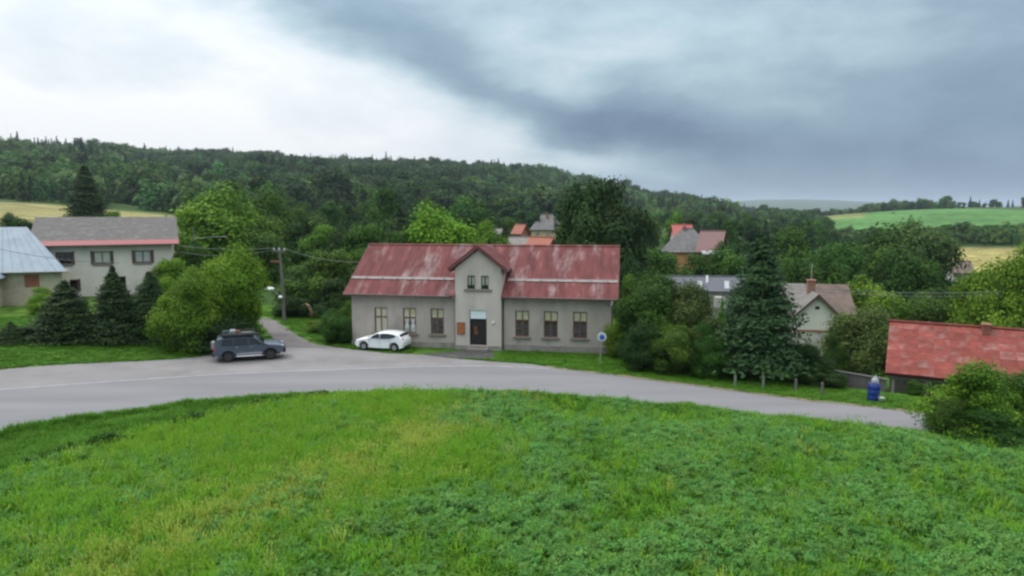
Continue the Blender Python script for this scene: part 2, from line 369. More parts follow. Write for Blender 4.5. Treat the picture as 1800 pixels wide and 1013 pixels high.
#        -180  -90  -60  -36   -26   -14   0    14    20    26    36    60    90   180
TZ = np.array([
 [0,   0,   0,   0,    0,    0,   0,   0,    0,    0,    0,    0,    0,    0],
 [0,   0,   0,   0,    0,    0,   0,   0,    0,    0,    0,    0,    0,    0],
 [0,   0,   0,   0,    0,    0,   0,   0,    0,    0,    0,    0,    0,    0],
 [.2,  .4,  .4,  .1,   0,    0,   0,   -.1,  -.5,  -1.4, -1.9, -2,   -1,   0],
 [.5,  1,   1.2, .7,   .3,   .1,  0,   -.5,  -1.6, -2.6, -2.8, -3,   -2,   0],
 [1,   2,   2.4, 1.5,  1.0,  .3,  0,   -1.2, -2.8, -3.8, -3.8, -4,   -2,   0],
 [1,   3,   3.5, 2.1,  1.8,  .6,  -.3, -2.0, -4.2, -5.4, -5.4, -5,   -2,   0],
 [2,   4,   4.5, 3.8,  2.6,  .9,  -.6, -2.6, -5.0, -6.2, -6.2, -6,   -2,   1],
 [3,   6,   7,   6.6,  4.2,  1.2, -.8, -3.0, -5.5, -7.0, -7.0, -7,   -2,   2],
 [4,   10,  11,  9.6,  5.8,  2.4, .3,  -2.0, -5.0, -6.4, -6.0, -6,   -2,   3],
 [6,   16,  14,  12.4, 7.2,  6.0, 3,   0,    -4.0, -5.2, -5.0, -5,   0,    5],
 [8,   22,  22,  19.5, 16.0, 15,  10,  3,    -3.0, -3.6, -1.2, 0,    4,    8],
 [12,  32,  42,  40.0, 39.0, 35,  27,  8,    -1.0, 0.5,  5.6,  8,    8,    10],
 [18,  40,  60,  62.0, 60.0, 58,  47,  14,   1.0,  5.0,  9.4,  12,   12,   14],
 [20,  44,  80,  86.0, 77.0, 76,  64,  17,   2.0,  8.0,  12.0, 15,   16,   20],
 [20,  40,  70,  76.0, 70.0, 68,  56,  30,   3.0,  8.0,  14.0, 20,   18,   20],
 [20,  34,  50,  50.0, 40.0, 34,  26,  12,   2.0,  5.0,  10.0, 14,   16,   20],
 [30,  34,  40,  40.0, 34.0, 30,  26,  20,   20.0, 14,   18.0, 20,   20,   30],
 [40,  40,  45,  45.0, 40.0, 45,  60,  75,   112., 96,   40.0, 30,   30,   40],
 [30,  30,  30,  30.0, 30.0, 30,  40,  50,   60.0, 50,   30.0, 30,   30,   30]], float)
def _cr(p0, p1, p2, p3, t):
    return .5 * ((2*p1) + (-p0+p2)*t + (2*p0-5*p1+4*p2-p3)*t*t + (-p0+3*p1-3*p2+p3)*t*t*t)
def vnoise(X, Y, s, seed=0):
    """smooth pseudo-noise from a few rotated sines, about -1..1"""
    rs = np.random.default_rng(100 + seed); o = 0
    for k in range(7):
        a = rs.uniform(0, 6.28); f = s * rs.uniform(.6, 1.7); ph = rs.uniform(0, 6.28)
        o = o + np.sin((X * math.cos(a) + Y * math.sin(a)) * f + ph + 1.3 * np.sin((X * math.sin(a) - Y * math.cos(a)) * f * .7 + ph * 2))
    return o / 4.0
def sstep(a, b, x):
    t = np.clip((x - a) / (b - a), 0, 1); return t * t * (3 - 2 * t)
def verge_w(X): return np.interp(X, [-30, -20, -17.9, -16, -12.8, -10, -5, 60], [16, 13, 10.8, 7.6, 3.9, 2.2, 1.4, 1.4])
def hbase(X, Y):
    X = np.asarray(X, float); Y = np.asarray(Y, float)
    r = np.hypot(X, Y); th = np.arctan2(X, Y)
    fi = np.interp(r, RR, np.arange(len(RR))); fj = np.interp(th, TH, np.arange(len(TH)))
    i = np.clip(np.floor(fi).astype(int), 0, len(RR) - 2); j = np.clip(np.floor(fj).astype(int), 0, len(TH) - 2)
    ti = fi - i; tj = fj - j
    def row(ii):
        ii = np.clip(ii, 0, len(RR) - 1); g = lambda jj: TZ[ii, np.clip(jj, 0, len(TH) - 1)]
        return _cr(g(j - 1), g(j), g(j + 1), g(j + 2), tj)
    z = _cr(row(i - 1), row(i), row(i + 1), row(i + 2), ti)
    z = np.where(r < 45, z * sstep(38, 46, r), z)
    z = z + vnoise(X, Y, .012, 3) * sstep(120, 600, r) * 4.0 + vnoise(X, Y, .0011, 4) * sstep(1800, 6000, r) * 12
    return z
def h(X, Y):
    X = np.asarray(X, float); Y = np.asarray(Y, float)
    z = hbase(X, Y)
    d = Yn(X) - Y                                     # in front of the road: the field stands a little higher, behind a shallow ditch
    vw = verge_w(X)
    f = sstep(.2, 1.0, (d - .3) / np.maximum(vw, .5)) * .42 * sstep(0, .6, d) + vnoise(X, Y, .35, 1) * .07 * sstep(.5, 3, d) + vnoise(X, Y, .12, 2) * .12 * sstep(1, 5, d)
    f = f - .30 * np.exp(-((d - vw * .82) / .7) ** 2) * sstep(-4, -12, X)
    f = f + .14 * np.exp(-((d - .8) / .5) ** 2)
    front = (d > 0) & (np.hypot(X, Y) < 60)
    z = np.where(front, z + f, z)
    onroad = (Y > Yn(X) - .05) & (Y < Yf(X) + .05) & (np.hypot(X, Y) < 75)
    z = np.where(onroad, z - .12, z)
    return z
def hz(X, Y): return float(h(X, Y))
# polar sheet round the camera, fine near and coarse far, out past the horizon
ths = np.concatenate([np.radians(np.arange(-180, -52, 8)), np.radians(np.arange(-50, 50.01, .33)), np.radians(np.arange(52, 180, 8))])
rs = [1.5]
while rs[-1] < 9500: rs.append(rs[-1] * (1.016 if rs[-1] < 130 else 1.024) + .05)
rs = np.array(rs)
TT, RG = np.meshgrid(ths, rs); GX = RG * np.sin(TT); GY = RG * np.cos(TT); GZ = h(GX, GY)
def paint(X, Y):
    """what grows where: the ground's own colours, zone by zone"""
    r = np.hypot(X, Y); th = np.degrees(np.arctan2(X, Y)); n = X.size
    col = np.tile(np.array((.040, .075, .020)), (n, 1))
    def put(mask, c):
        m_ = np.clip(mask, 0, 1)[:, None]; col[:] = col * (1 - m_) + np.array(c) * m_
    nb = vnoise(X, Y, .06, 8)
    put(sstep(0, .5, Yn(X) - Y) * (r < 60), (.055, .115, .018))
    put(sstep(0, .3, Y - Yf(X)) * (r < 72), (.062, .135, .016))
    put(sstep(100, 112, r) * sstep(338, 322, r + nb * 8) * sstep(-25, -27.5, th + nb * .3), (.21, .19, .075))
    put(sstep(52, 56, r) * sstep(100, 92, r) * sstep(-30, -32, th), (.075, .15, .02))
    put(sstep(415, 425, r + nb * 4) * sstep(860, 845, r + nb * 10) * sstep(23.2, 24, th) * sstep(75, 70, th), (.072, .165, .042))
    put(sstep(700, 715, r + nb * 8) * sstep(1300, 1250, r) * sstep(20.5, 21.5, th) * sstep(27.2, 26.6, th + nb * .2), (.17, .185, .06))
    put(sstep(215, 222, r + nb * 3) * sstep(330, 322, r + nb * 4) * sstep(29.5, 30.5, th) * sstep(55, 50, th), (.25, .215, .075))
    for (px, rr, dr, dt, c) in CLEAR:
        t0 = math.degrees(math.atan((px - 900) / F)); put(sstep(1.15, .85, ((r - rr) / dr) ** 2 + ((th - t0) / dt) ** 2), c)
    put(sstep(2500, 4500, r), (.05, .075, .035))
    return col
CLEAR = [(262, 730, 110, 1.3, (.13, .19, .06)), (352, 545, 50, .8, (.30, .28, .12))]
nr, nth = GX.shape
V = np.stack([GX.ravel(), GY.ravel(), GZ.ravel()], 1)
V = np.vstack([V, [[0, 0, float(h(0, 0))]]])
ii, jj = np.meshgrid(np.arange(nr - 1), np.arange(nth), indexing='ij'); j2 = (jj + 1) % nth
Q = np.stack([ii * nth + jj, (ii + 1) * nth + jj, (ii + 1) * nth + j2, ii * nth + j2], -1).reshape(-1, 4)
faces = Q.tolist() + [(len(V) - 1, j, (j + 1) % nth) for j in range(nth)]
me = bpy.data.meshes.new('ground'); me.from_pydata(V.tolist(), [], faces); me.shade_smooth()
ca = me.color_attributes.new('zone', 'FLOAT_COLOR', 'POINT')
cc = paint(V[:, 0], V[:, 1]); ca.data.foreach_set('color', np.hstack([cc, np.ones((len(cc), 1))]).ravel())
m, t, b = new_mat('ground_mat'); n_ = t.nodes
at_ = n_.new('ShaderNodeAttribute'); at_.attribute_name = 'zone'
tcn = n_.new('ShaderNodeTexCoord'); hs = n_.new('ShaderNodeHueSaturation'); t.links.new(at_.outputs['Color'], hs.inputs['Color'])
vals = []
for sc_, am in ((1.4, .5), (.11, .35), (.012, .3)):
    q = n_.new('ShaderNodeTexNoise'); q.inputs['Scale'].default_value = sc_; q.inputs['Detail'].default_value = 6; t.links.new(tcn.outputs['Object'], q.inputs['Vector'])
    r_ = n_.new('ShaderNodeMapRange'); r_.inputs['From Min'].default_value = .3; r_.inputs['From Max'].default_value = .7; r_.inputs['To Min'].default_value = 1 - am; r_.inputs['To Max'].default_value = 1 + am; t.links.new(q.outputs['Fac'], r_.inputs[0]); vals.append(r_.outputs[0])
m1 = n_.new('ShaderNodeMath'); m1.operation = 'MULTIPLY'; t.links.new(vals[0], m1.inputs[0]); t.links.new(vals[1], m1.inputs[1])
m2 = n_.new('ShaderNodeMath'); m2.operation = 'MULTIPLY'; t.links.new(m1.outputs[0], m2.inputs[0]); t.links.new(vals[2], m2.inputs[1])
t.links.new(m2.outputs[0], hs.inputs['Value']); t.links.new(hs.outputs[0], b.inputs['Base Color']); b.inputs['Roughness'].default_value = .95; b.inputs['Specular IOR Level'].default_value = .1
me.materials.append(m)
ground = link('ground', me); tag(ground, 'grassy ground, field and hills of the valley', kind='structure')

# ------------------------------------------------------------------ road, lay-by, lane
def sheet(name, top, bot, mat, lift, nx=6, label=None):
    """a paved sheet between two polylines of equal length, draped on the land"""
    v = []; f = []
    for a, b_ in zip(bot, top):
        for k in range(nx + 1):
            x = a[0] + (b_[0] - a[0]) * k / nx; y = a[1] + (b_[1] - a[1]) * k / nx
            v.append((x, y, float(hbase(x, y)) + lift))
    for i in range(len(top) - 1):
        for k in range(nx):
            q = i * (nx + 1) + k; f.append((q, q + nx + 1, q + nx + 2, q + 1))
    m_ = bpy.data.meshes.new(name); m_.from_pydata(v, [], f); m_.shade_smooth(); m_.materials.append(M[mat])
    o = link(name, m_); return tag(o, label, kind='structure')
xs = np.arange(-48, 62, .6)
sheet('road', [(x, float(Yf(x))) for x in xs], [(x, float(Yn(x))) for x in xs], 'asphalt', .03, 6, 'grey asphalt village road curving round the field')
# worn pale edge line on the house side of the road
xl = np.arange(-48, 2.5, .6)
sheet('road_edge_line', [(x, float(Yf(x)) - .22) for x in xl], [(x, float(Yf(x)) - .5) for x in xl], 'line_worn', .036, 1, 'worn pale line along the edge of the road')
xd = np.arange(-40, 40, .5)
sheet('road_shoulder', [(x, float(Yn(x)) + .10 + .10 * math.sin(x * 2.1) * math.sin(x * .77)) for x in xd], [(x, float(Yn(x)) - .32) for x in xd], 'dirt', .045, 2, 'crumbling dirt shoulder along the near edge of the road')
xd = np.arange(2.2, 40, .5)
sheet('road_shoulder', [(x, float(Yf(x)) + .38) for x in xd], [(x, float(Yf(x)) - .10 - .10 * math.sin(x * 2.3) * math.sin(x * .71)) for x in xd], 'dirt', .042, 2, 'crumbling dirt shoulder along the far edge of the road')
# lay-by and shoulder between the edge line and the house
outer = [on_flat(*p) for p in [(0,661),(100,650),(200,642),(300,635),(350,630),(420,618),(470,604),(500,601),(540,606),(580,611),(625,616),(680,622),(740,624),(800,631),(860,636),(920,640),(975,646)]]
ol = np.array(extend(outer)); ol = ol[:-3]
xo = np.arange(-47, ol[-1, 0], .6)
sheet('lay_by', [(x, float(np.interp(x, ol[:, 0], ol[:, 1]))) for x in xo], [(x, float(Yf(x)) - .1) for x in xo], 'layby', .022, 5, 'patched grey lay-by in front of the long house')
# lane climbing away to the left past the pole
lt = [on_flat(*p) for p in [(492,612),(486,606),(478,598),(470,590),(462,582),(452,576),(440,571)]]
lb = [on_flat(*p) for p in [(575,613),(560,609),(541,603),(522,594),(505,584),(490,576),(476,571)]]
sheet('lane', lt, lb, 'gravel', .045, 4, 'grey gravel lane leading up beside the pole')
# dark patch of old tarmac at the door
dl = [on_flat(*p) for p in [(742,623),(790,620),(825,616),(862,617)]]; db = [on_flat(*p) for p in [(800,631),(830,632),(850,633),(872,633.5)]]
sheet('doorstep_paving', dl, db, 'asphalt_dark', .034, 4, 'dark tarmac patch before the front door')

# ------------------------------------------------------------------ foliage meshes
def quads_mesh(name, cen, nor, size, mat, tone, aspect=1.5, bend=.25, up=None):
    """a cloud of leaf-shaped faces: centre, facing direction, size"""
    k = len(cen); rnd = rng.normal(size=(k, 3)) if up is None else up
    t1 = np.cross(nor, rnd); t1 /= np.linalg.norm(t1, axis=1)[:, None] + 1e-9
    t2 = np.cross(nor, t1)
    s = size[:, None]
    a = cen + t2 * s * aspect * .5; c = cen - t2 * s * aspect * .5
    b_ = cen + t1 * s * .5 - nor * s * bend * .3; d = cen - t1 * s * .5 - nor * s * bend * .3
    v = np.stack([a, b_, c, d], 1).reshape(-1, 3)
    m_ = bpy.data.meshes.new(name)
    m_.vertices.add(len(v)); m_.vertices.foreach_set('co', v.ravel())
    m_.loops.add(4 * k); m_.loops.foreach_set('vertex_index', np.arange(4 * k))
    m_.polygons.add(k); m_.polygons.foreach_set('loop_start', np.arange(0, 4 * k, 4)); m_.polygons.foreach_set('loop_total', np.full(k, 4))
    at2 = m_.attributes.new('tone', 'FLOAT', 'FACE'); at2.data.foreach_set('value', np.clip(tone, 0, 1))
    m_.update(calc_edges=True); m_.validate()
    m_.materials.append(M[mat] if mat else None)
    return m_
def unit(a): return a / (np.linalg.norm(a, axis=1)[:, None] + 1e-9)
def crown_data(shape, nblob, nleaf, lsize, seed):
    """unit crown (width 1, height 1, base at 0): lobes of leaves around an irregular form, open between the lobes"""
    g = np.random.default_rng(seed)
    cs, rs_ = [], []
    for k in range(nblob):
        d = unit(g.normal(size=(1, 3)))[0]; z = d[2]
        if shape == 'round': lim = np.array((.36, .36, .36))
        elif shape == 'bush': lim = np.array((.38, .38, .40))
        else: lim = np.array((.30, .30, .40))
        q = g.uniform(.35, 1.12) ** .5
        p = d * lim * q + np.array((0, 0, .5))
        if shape == 'bush': wz = 1.0 - .42 * max(0, p[2] - .35) / .65; p[:2] *= wz * (1.05 if p[2] < .5 else 1)
        if shape == 'round' and p[2] < .32: p[2] += .06
        if shape == 'tall': p[:2] *= 1.15 - .8 * abs(p[2] - .42)
        cs.append(p + g.normal(size=3) * .045); rs_.append(g.uniform(.065, .205) * (1.2 if nblob < 30 else 1))
    cs = np.array(cs); rs_ = np.array(rs_)
    pr = rs_ ** 2; idx = g.choice(nblob, nleaf, p=pr / pr.sum())
    d = unit(g.normal(size=(nleaf, 3))); flip = (d[:, 2] < -.2) & (g.random(nleaf) < .7); d[flip, 2] *= -1
    rad = rs_[idx] * (1 - .5 * g.random(nleaf) ** 2.0) * (1 + .16 * g.normal(size=nleaf)) * np.where(g.random(nleaf) < (.06 if nleaf > 2000 else 0), g.uniform(1.1, 1.35, nleaf), 1)
    cen = cs[idx] + d * rad[:, None] * np.array((1, 1, .85))
    out = unit(cen - np.array((0, 0, .45)))
    nor = unit(d * .75 + out * .35 + g.normal(size=(nleaf, 3)) * .42 + np.array((0, 0, .18)))
    size = lsize * g.uniform(.6, 1.4, nleaf)
    blobtone = g.uniform(-.3, .3, nblob)
    tone = .42 + blobtone[idx] + g.normal(size=nleaf) * .24
    lo, hi = np.percentile(cen[:, 2], (1, 99.6)); k_ = 1.0 / (hi - lo); cen[:, 2] = (cen[:, 2] - lo) * k_
    cen[:, :2] *= .5 / np.percentile(np.hypot(cen[:, 0], cen[:, 1]), 98)
    cen[:, 2] = np.clip(cen[:, 2], .005, None)
    # stray sprays outside the outline keep the edge ragged
    return cen, nor, size, tone
def conifer_data(levels, per, nspray, seed, lsize, droop=.35, open_=.0, power=.9, base=.03):
    g = np.random.default_rng(seed); cen = []; nor = []; size = []; tone = []; upv = []
    for li in range(levels):
        z0 = base + (1 - base) * (li / levels) ** .95; rmax = .5 * (1 - z0) ** power + .012; lvl = g.uniform(.85, 1.1)
        for k in range(per if z0 < .75 else max(5, per // 2)):
            a = g.uniform(0, 6.283); ln = rmax * lvl * g.uniform(.6, 1.12); tn = g.normal() * .2
            dirv = np.array((math.cos(a), math.sin(a), 0)); side = np.array((-math.sin(a), math.cos(a), 0))
            zz = z0 + g.normal() * .012
            for q in range(nspray):
                tt = (q + g.random()) / nspray; tt = tt ** .7
                wob = g.normal() * .16 * ln * (.4 + tt)
                zc = zz - droop * ln * tt * tt * .55 + (.05 * ln if tt > .85 else 0) + g.normal() * .006
                p = dirv * ln * tt + side * wob; cen.append((p[0], p[1], max(.004, zc)))
                nn = np.array((dirv[0] * .55, dirv[1] * .55, .85)) + g.normal(size=3) * .38; nor.append(nn)
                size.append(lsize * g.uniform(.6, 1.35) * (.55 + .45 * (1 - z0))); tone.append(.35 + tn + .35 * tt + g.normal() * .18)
                upv.append(side + g.normal(size=3) * .5)
    return np.array(cen), unit(np.array(nor)), np.array(size), np.array(tone), np.array(upv)
PROTO = {}
def crown_proto(shape, lod, var, mat=None):
    key = (shape, lod, var, mat)
    if key not in PROTO:
        base = (shape, lod, var)
        if base not in PROTO:
            nb, nl, ls = {'near': (64, 30000, .0195), 'mid': (48, 14000, .028), 'far': (30, 5200, .043), 'tiny': (14, 1100, .075)}[lod]
            sd_ = hash((len(shape) * 31 + ord(shape[0]) * 7 + var * 101)) % 100000
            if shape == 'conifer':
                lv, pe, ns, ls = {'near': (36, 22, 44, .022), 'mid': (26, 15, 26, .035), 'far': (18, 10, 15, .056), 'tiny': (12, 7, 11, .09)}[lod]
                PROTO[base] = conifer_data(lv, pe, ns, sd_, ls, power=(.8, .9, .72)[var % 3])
            else: PROTO[base] = (*crown_data(shape, nb, nl, ls, sd_), None)
        c, n, s, t_, u = PROTO[base]
        PROTO[key] = quads_mesh('crown', c, n, s, mat, t_, 1.9 if shape == 'conifer' else 1.35, up=u)
    return PROTO[key]
def trunk_mesh(kind, var):
    key = ('trunk', kind, var)
    if key not in PROTO:
        mb = MB(); g = random.Random(var * 7 + len(kind))
        if kind == 'conifer': mb.tube([(0, 0, 0), (.004, 0, .5), (0, 0, .96)], .028, 7, .004)
        else:
            top = (g.uniform(-.04, .04), g.uniform(-.04, .04), .62)
            mb.tube([(0, 0, 0), (.01, .01, .2), top], .036, 8, .014)
            for k in range(6):
                a = k * 1.05 + g.uniform(-.3, .3); z = g.uniform(.2, .5); l_ = g.uniform(.22, .34)
                mb.tube([(top[0] * z, top[1] * z, z), (math.cos(a) * l_ * .5, math.sin(a) * l_ * .5, z + .12), (math.cos(a) * l_, math.sin(a) * l_, z + .26)], .014, 5, .004)
        PROTO[key] = mb.mesh('trunk', 'bark', True)
    return PROTO[key]
TREES = []
tree_i = 0
def tree(px, ytop, wpx, Y, shape, mat, label, name=None, cat=None, group=None, lod=None, dx=0.0, base=None, top_z=None, sink=0.0):
    """a tree standing on the land at depth Y; its height comes from where its tip shows"""
    global tree_i; tree_i += 1
    X = at_depth(px, ytop, Y)[0] + dx; z0 = hz(X, Y) - sink; zt = at_depth(px, ytop, Y)[2]
    H = max(zt - z0, 1.0); wd_ = wpx * Y / F
    lod = lod or ('near' if Y < 62 else 'mid' if Y < 150 else 'far')
    name = name or {'conifer': 'spruce_tree', 'bush': 'shrub'}.get(shape, 'broadleaf_tree')
    cat = cat or {'conifer': 'spruce', 'bush': 'shrub'}.get(shape, 'tree')
    e = empty(name, (X, Y, z0), random.uniform(0, 6.28), label, cat, group)
    var = tree_i % 3
    cb = base if base is not None else {'conifer': .02, 'bush': 0.0, 'round': .14, 'tall': .08}[shape]
    c = link('crown', crown_proto(shape, lod, var), e, (0, 0, H * cb)); c.material_slots[0].link = 'OBJECT'; c.material_slots[0].material = M[mat]; c.scale = (wd_ * 1.02, wd_ * 1.02, H * (1 - cb))
    tk = 'conifer' if shape == 'conifer' else 'leaf'
    tr_ = link('trunk', trunk_mesh(tk, var), e); s_ = min(H, wd_ * 1.6); tr_.scale = (s_, s_, H)
    if shape == 'bush': tr_.scale = (s_ * .5, s_ * .5, H * .9)
    TREES.append((X, Y, z0, H, wd_)); return e

# ------------------------------------------------------------------ scattered ground cover (nobody could count it)
def scatter(name, pts, rotz, tilt, sc, protos, idx, label, cat):
    """one object: a point cloud that carries small plants through geometry nodes"""
    m_ = bpy.data.meshes.new(name); k = len(pts)
    m_.vertices.add(k); m_.vertices.foreach_set('co', np.asarray(pts, float).ravel())
    ar = m_.attributes.new('rot', 'FLOAT_VECTOR', 'POINT'); ar.data.foreach_set('vector', np.stack([tilt[:, 0], tilt[:, 1], rotz], 1).ravel())
    asc = m_.attributes.new('scl', 'FLOAT_VECTOR', 'POINT'); asc.data.foreach_set('vector', np.asarray(sc, float).ravel())
    ai = m_.attributes.new('pick', 'INT', 'POINT'); ai.data.foreach_set('value', idx.astype(np.int32))
    m_.update(); o = link(name, m_)
    ng = bpy.data.node_groups.new(name, 'GeometryNodeTree')
    ng.interface.new_socket('Geometry', in_out='INPUT', socket_type='NodeSocketGeometry'); ng.interface.new_socket('Geometry', in_out='OUTPUT', socket_type='NodeSocketGeometry')
    nn = ng.nodes; gi = nn.new('NodeGroupInput'); go = nn.new('NodeGroupOutput'); jn = nn.new('GeometryNodeJoinGeometry')
    def named(nm, ty):
        q = nn.new('GeometryNodeInputNamedAttribute'); q.data_type = ty; q.inputs[0].default_value = nm; return q.outputs[0]
    for pi, pm in enumerate(protos):
        po = bpy.data.objects.new(name + '_plant', pm)      # plant shape, carried only by the points
        oi = nn.new('GeometryNodeObjectInfo'); oi.inputs[0].default_value = po
        ip = nn.new('GeometryNodeInstanceOnPoints'); cmp = nn.new('FunctionNodeCompare'); cmp.data_type = 'INT'; cmp.operation = 'EQUAL'
        ng.links.new(named('pick', 'INT'), cmp.inputs[2]); cmp.inputs[3].default_value = pi
        ng.links.new(gi.outputs[0], ip.inputs['Points']); ng.links.new(cmp.outputs[0], ip.inputs['Selection']); ng.links.new(oi.outputs['Geometry'], ip.inputs['Instance'])
        er = nn.new('FunctionNodeEulerToRotation'); ng.links.new(named('rot', 'FLOAT_VECTOR'), er.inputs[0]); ng.links.new(er.outputs[0], ip.inputs['Rotation'])
        ng.links.new(named('scl', 'FLOAT_VECTOR'), ip.inputs['Scale']); ng.links.new(ip.outputs[0], jn.inputs[0])
    ng.links.new(jn.outputs[0], go.inputs[0])
    md = o.modifiers.new('plants', 'NODES'); md.node_group = ng
    return tag(o, label, cat, kind='stuff')
def crop_plant(seed):
    g = np.random.default_rng(seed); c = []; n = []; s = []; t_ = []
    for st in range(14):
        a = g.uniform(0, 6.28); lean = g.uniform(.05, .45); H = g.uniform(.55, 1.0)
        for q in range(27):
            f = (.35 + .65 * (q + g.random()) / 27)
            p = np.array((math.cos(a) * lean * f, math.sin(a) * lean * f, H * f)) + g.normal(size=3) * .05
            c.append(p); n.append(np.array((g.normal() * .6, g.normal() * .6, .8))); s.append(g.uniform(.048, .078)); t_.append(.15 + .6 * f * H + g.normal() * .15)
    return quads_mesh('crop_plant', np.array(c), unit(np.array(n)), np.array(s), 'crop_leaf', np.array(t_), 1.6)
def grass_tuft(seed, mat, blades=26, heads=True):
    g = np.random.default_rng(seed); v = []; f = []; tn = []
    for k in range(blades):
        a = g.uniform(0, 6.28); b0 = np.array((g.normal() * .12, g.normal() * .12, 0)); d = np.array((math.cos(a), math.sin(a), 0)); sd2 = np.array((-d[1], d[0], 0))
        H = g.uniform(.5, 1.0); lean = g.uniform(.08, .45); wv = g.uniform(.010, .02)
        p0, p1, p2 = b0, b0 + d * lean * .35 + np.array((0, 0, H * .6)), b0 + d * lean + np.array((0, 0, H * (1 - .25 * lean)))
        o = len(v); v += [p0 - sd2 * wv, p0 + sd2 * wv, p1 + sd2 * wv, p1 - sd2 * wv, p2]; f += [(o, o+1, o+2, o+3), (o+3, o+2, o+4)]; tq = g.uniform(0, .8); tn += [tq, tq + .1]
        if heads and g.random() < .45:
            o = len(v); e = np.array((0, 0, .18)); v += [p2, p2 + sd2 * .022 + e * .5, p2 + e, p2 - sd2 * .022 + e * .5]; f += [(o, o+1, o+2, o+3)]; tn += [1.0]
    m_ = bpy.data.meshes.new('grass_tuft'); m_.from_pydata([tuple(p) for p in v], [], f); at2 = m_.attributes.new('tone', 'FLOAT', 'FACE'); at2.data.foreach_set('value', np.clip(tn, 0, 1))
    m_.materials.append(M[mat]); return m_
def in_view(X, Y, m=90):
    px, py = to_px(X, Y, 0.3); return (px > -m) & (px < 1800 + m) & (py < 1013 + 2 * m)
def spread(n, x0, x1, y0, y1):
    X = rng.uniform(x0, x1, n); Y = rng.uniform(y0, y1, n); k = in_view(X, Y); return X[k], Y[k]
def lay(name, X, Y, sc, protos, label, cat, sink=.02, tilt=.12, pick=None):
    k = len(X); pts = np.stack([X, Y, h(X, Y) - sink], 1)
    return scatter(name, pts, rng.uniform(0, 6.28, k), rng.normal(size=(k, 2)) * tilt, sc, protos, rng.integers(0, len(protos), k) if pick is None else pick, label, cat)
def scl3(n, w0, w1, h0, h1): 
    a = rng.uniform(w0, w1, n); return np.stack([a, a, rng.uniform(h0, h1, n)], 1)
# crop and grasses of the field
X, Y = spread(60000, -36, 36, 9, 40); d = Yn(X) - Y; vw = verge_w(X)
infield = d > vw * .95 + .2
yel = .75 * sstep(3.0, -11.0, X + vnoise(X, Y, .25, 11) * 3.0 + (24 - Y) * .12) + .5 * np.exp(-(((X + 5.5) / 2.8) ** 2 + ((Y - 27.5) / 3.5) ** 2)) + vnoise(X, Y, .6, 12) * .26 + vnoise(X, Y, .22, 13) * .2
is_crop = rng.random(len(X)) > np.clip(yel * .85 + .04, .10, .72)
kc = infield & is_crop & (rng.random(len(X)) < .62)
dens = vnoise(X, Y, .9, 14)
kc &= dens > -.8
n = kc.sum(); s_ = scl3(n, .36, .62, .30, .46) * (1 + .45 * np.clip(dens[kc], -.6, 1))[:, None]
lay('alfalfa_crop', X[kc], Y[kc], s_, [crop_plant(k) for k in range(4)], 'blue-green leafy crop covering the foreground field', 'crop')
kg = infield & ~is_crop
n = kg.sum(); s_ = scl3(n, .6, 1.0, .38, .72)
lay('field_grass', X[kg], Y[kg], s_, [grass_tuft(k, 'grass_blade', 24) for k in range(4)] + [grass_tuft(k + 80, 'grass_straw', 22) for k in range(2)], 'tall yellow-green grass seeding among the crop on the left', 'grass', tilt=.15, pick=np.where(rng.random(n) < np.clip(.04 + (.62 + .4 * vnoise(X[kg], Y[kg], 1.1, 22)) * np.exp(-((X[kg] + 9.5 - (Y[kg] - 19) * .62) / (2.0 + .5 * vnoise(X[kg], Y[kg], .7, 23))) ** 2), .02, .8), 4 + rng.integers(0, 2, n), rng.integers(0, 4, n)))
X, Y = spread(60000, -36, 36, 9, 40); d = Yn(X) - Y; kk = (d > verge_w(X)) & (rng.random(len(X)) < .75)
lay('field_undergrowth', X[kk], Y[kk], scl3(kk.sum(), .8, 1.3, .22, .38), [grass_tuft(k + 20, 'grass_dark', 18, False) for k in range(3)], 'green undergrowth between the crop plants of the field', 'grass')
# verge along the near edge
X, Y = spread(90000, -36, 36, 14, 40); d = Yn(X) - Y; vw = verge_w(X); kk = (d > .02 + .10 * vnoise(X, Y, 1.7, 15)) & (d < vw + .3)
n = kk.sum(); lay('verge_grass', X[kk], Y[kk], scl3(n, .55, 1.0, .22, .45) * (1 + .25 * vnoise(X[kk], Y[kk], 1.3, 16))[:, None], [grass_tuft(k + 40, 'grass_dark', 24, False) for k in range(4)], 'dark green grass verge along the near edge of the road', 'grass')
X, Y = spread(60000, -36, 30, 14, 40); d = Yn(X) - Y; vw = verge_w(X)
kk = (np.abs(d - vw * (.95 + .08 * vnoise(X, Y, .5, 17))) < .5) & (rng.random(len(X)) < np.where(X < -9.5, .75, .0) * (vnoise(X, Y, .8, 18) > -.3))
n = kk.sum(); lay('ditch_weeds', X[kk], Y[kk], scl3(n, .45, 1.0, .32, .72), [quads_mesh('weed_plant', *crown_data('bush', 12, 320, .085, 900 + k)[:3], 'weed_dark', np.random.default_rng(k).random(320)) for k in range(3)], 'dark weeds in the shallow ditch between verge and field', 'weeds')
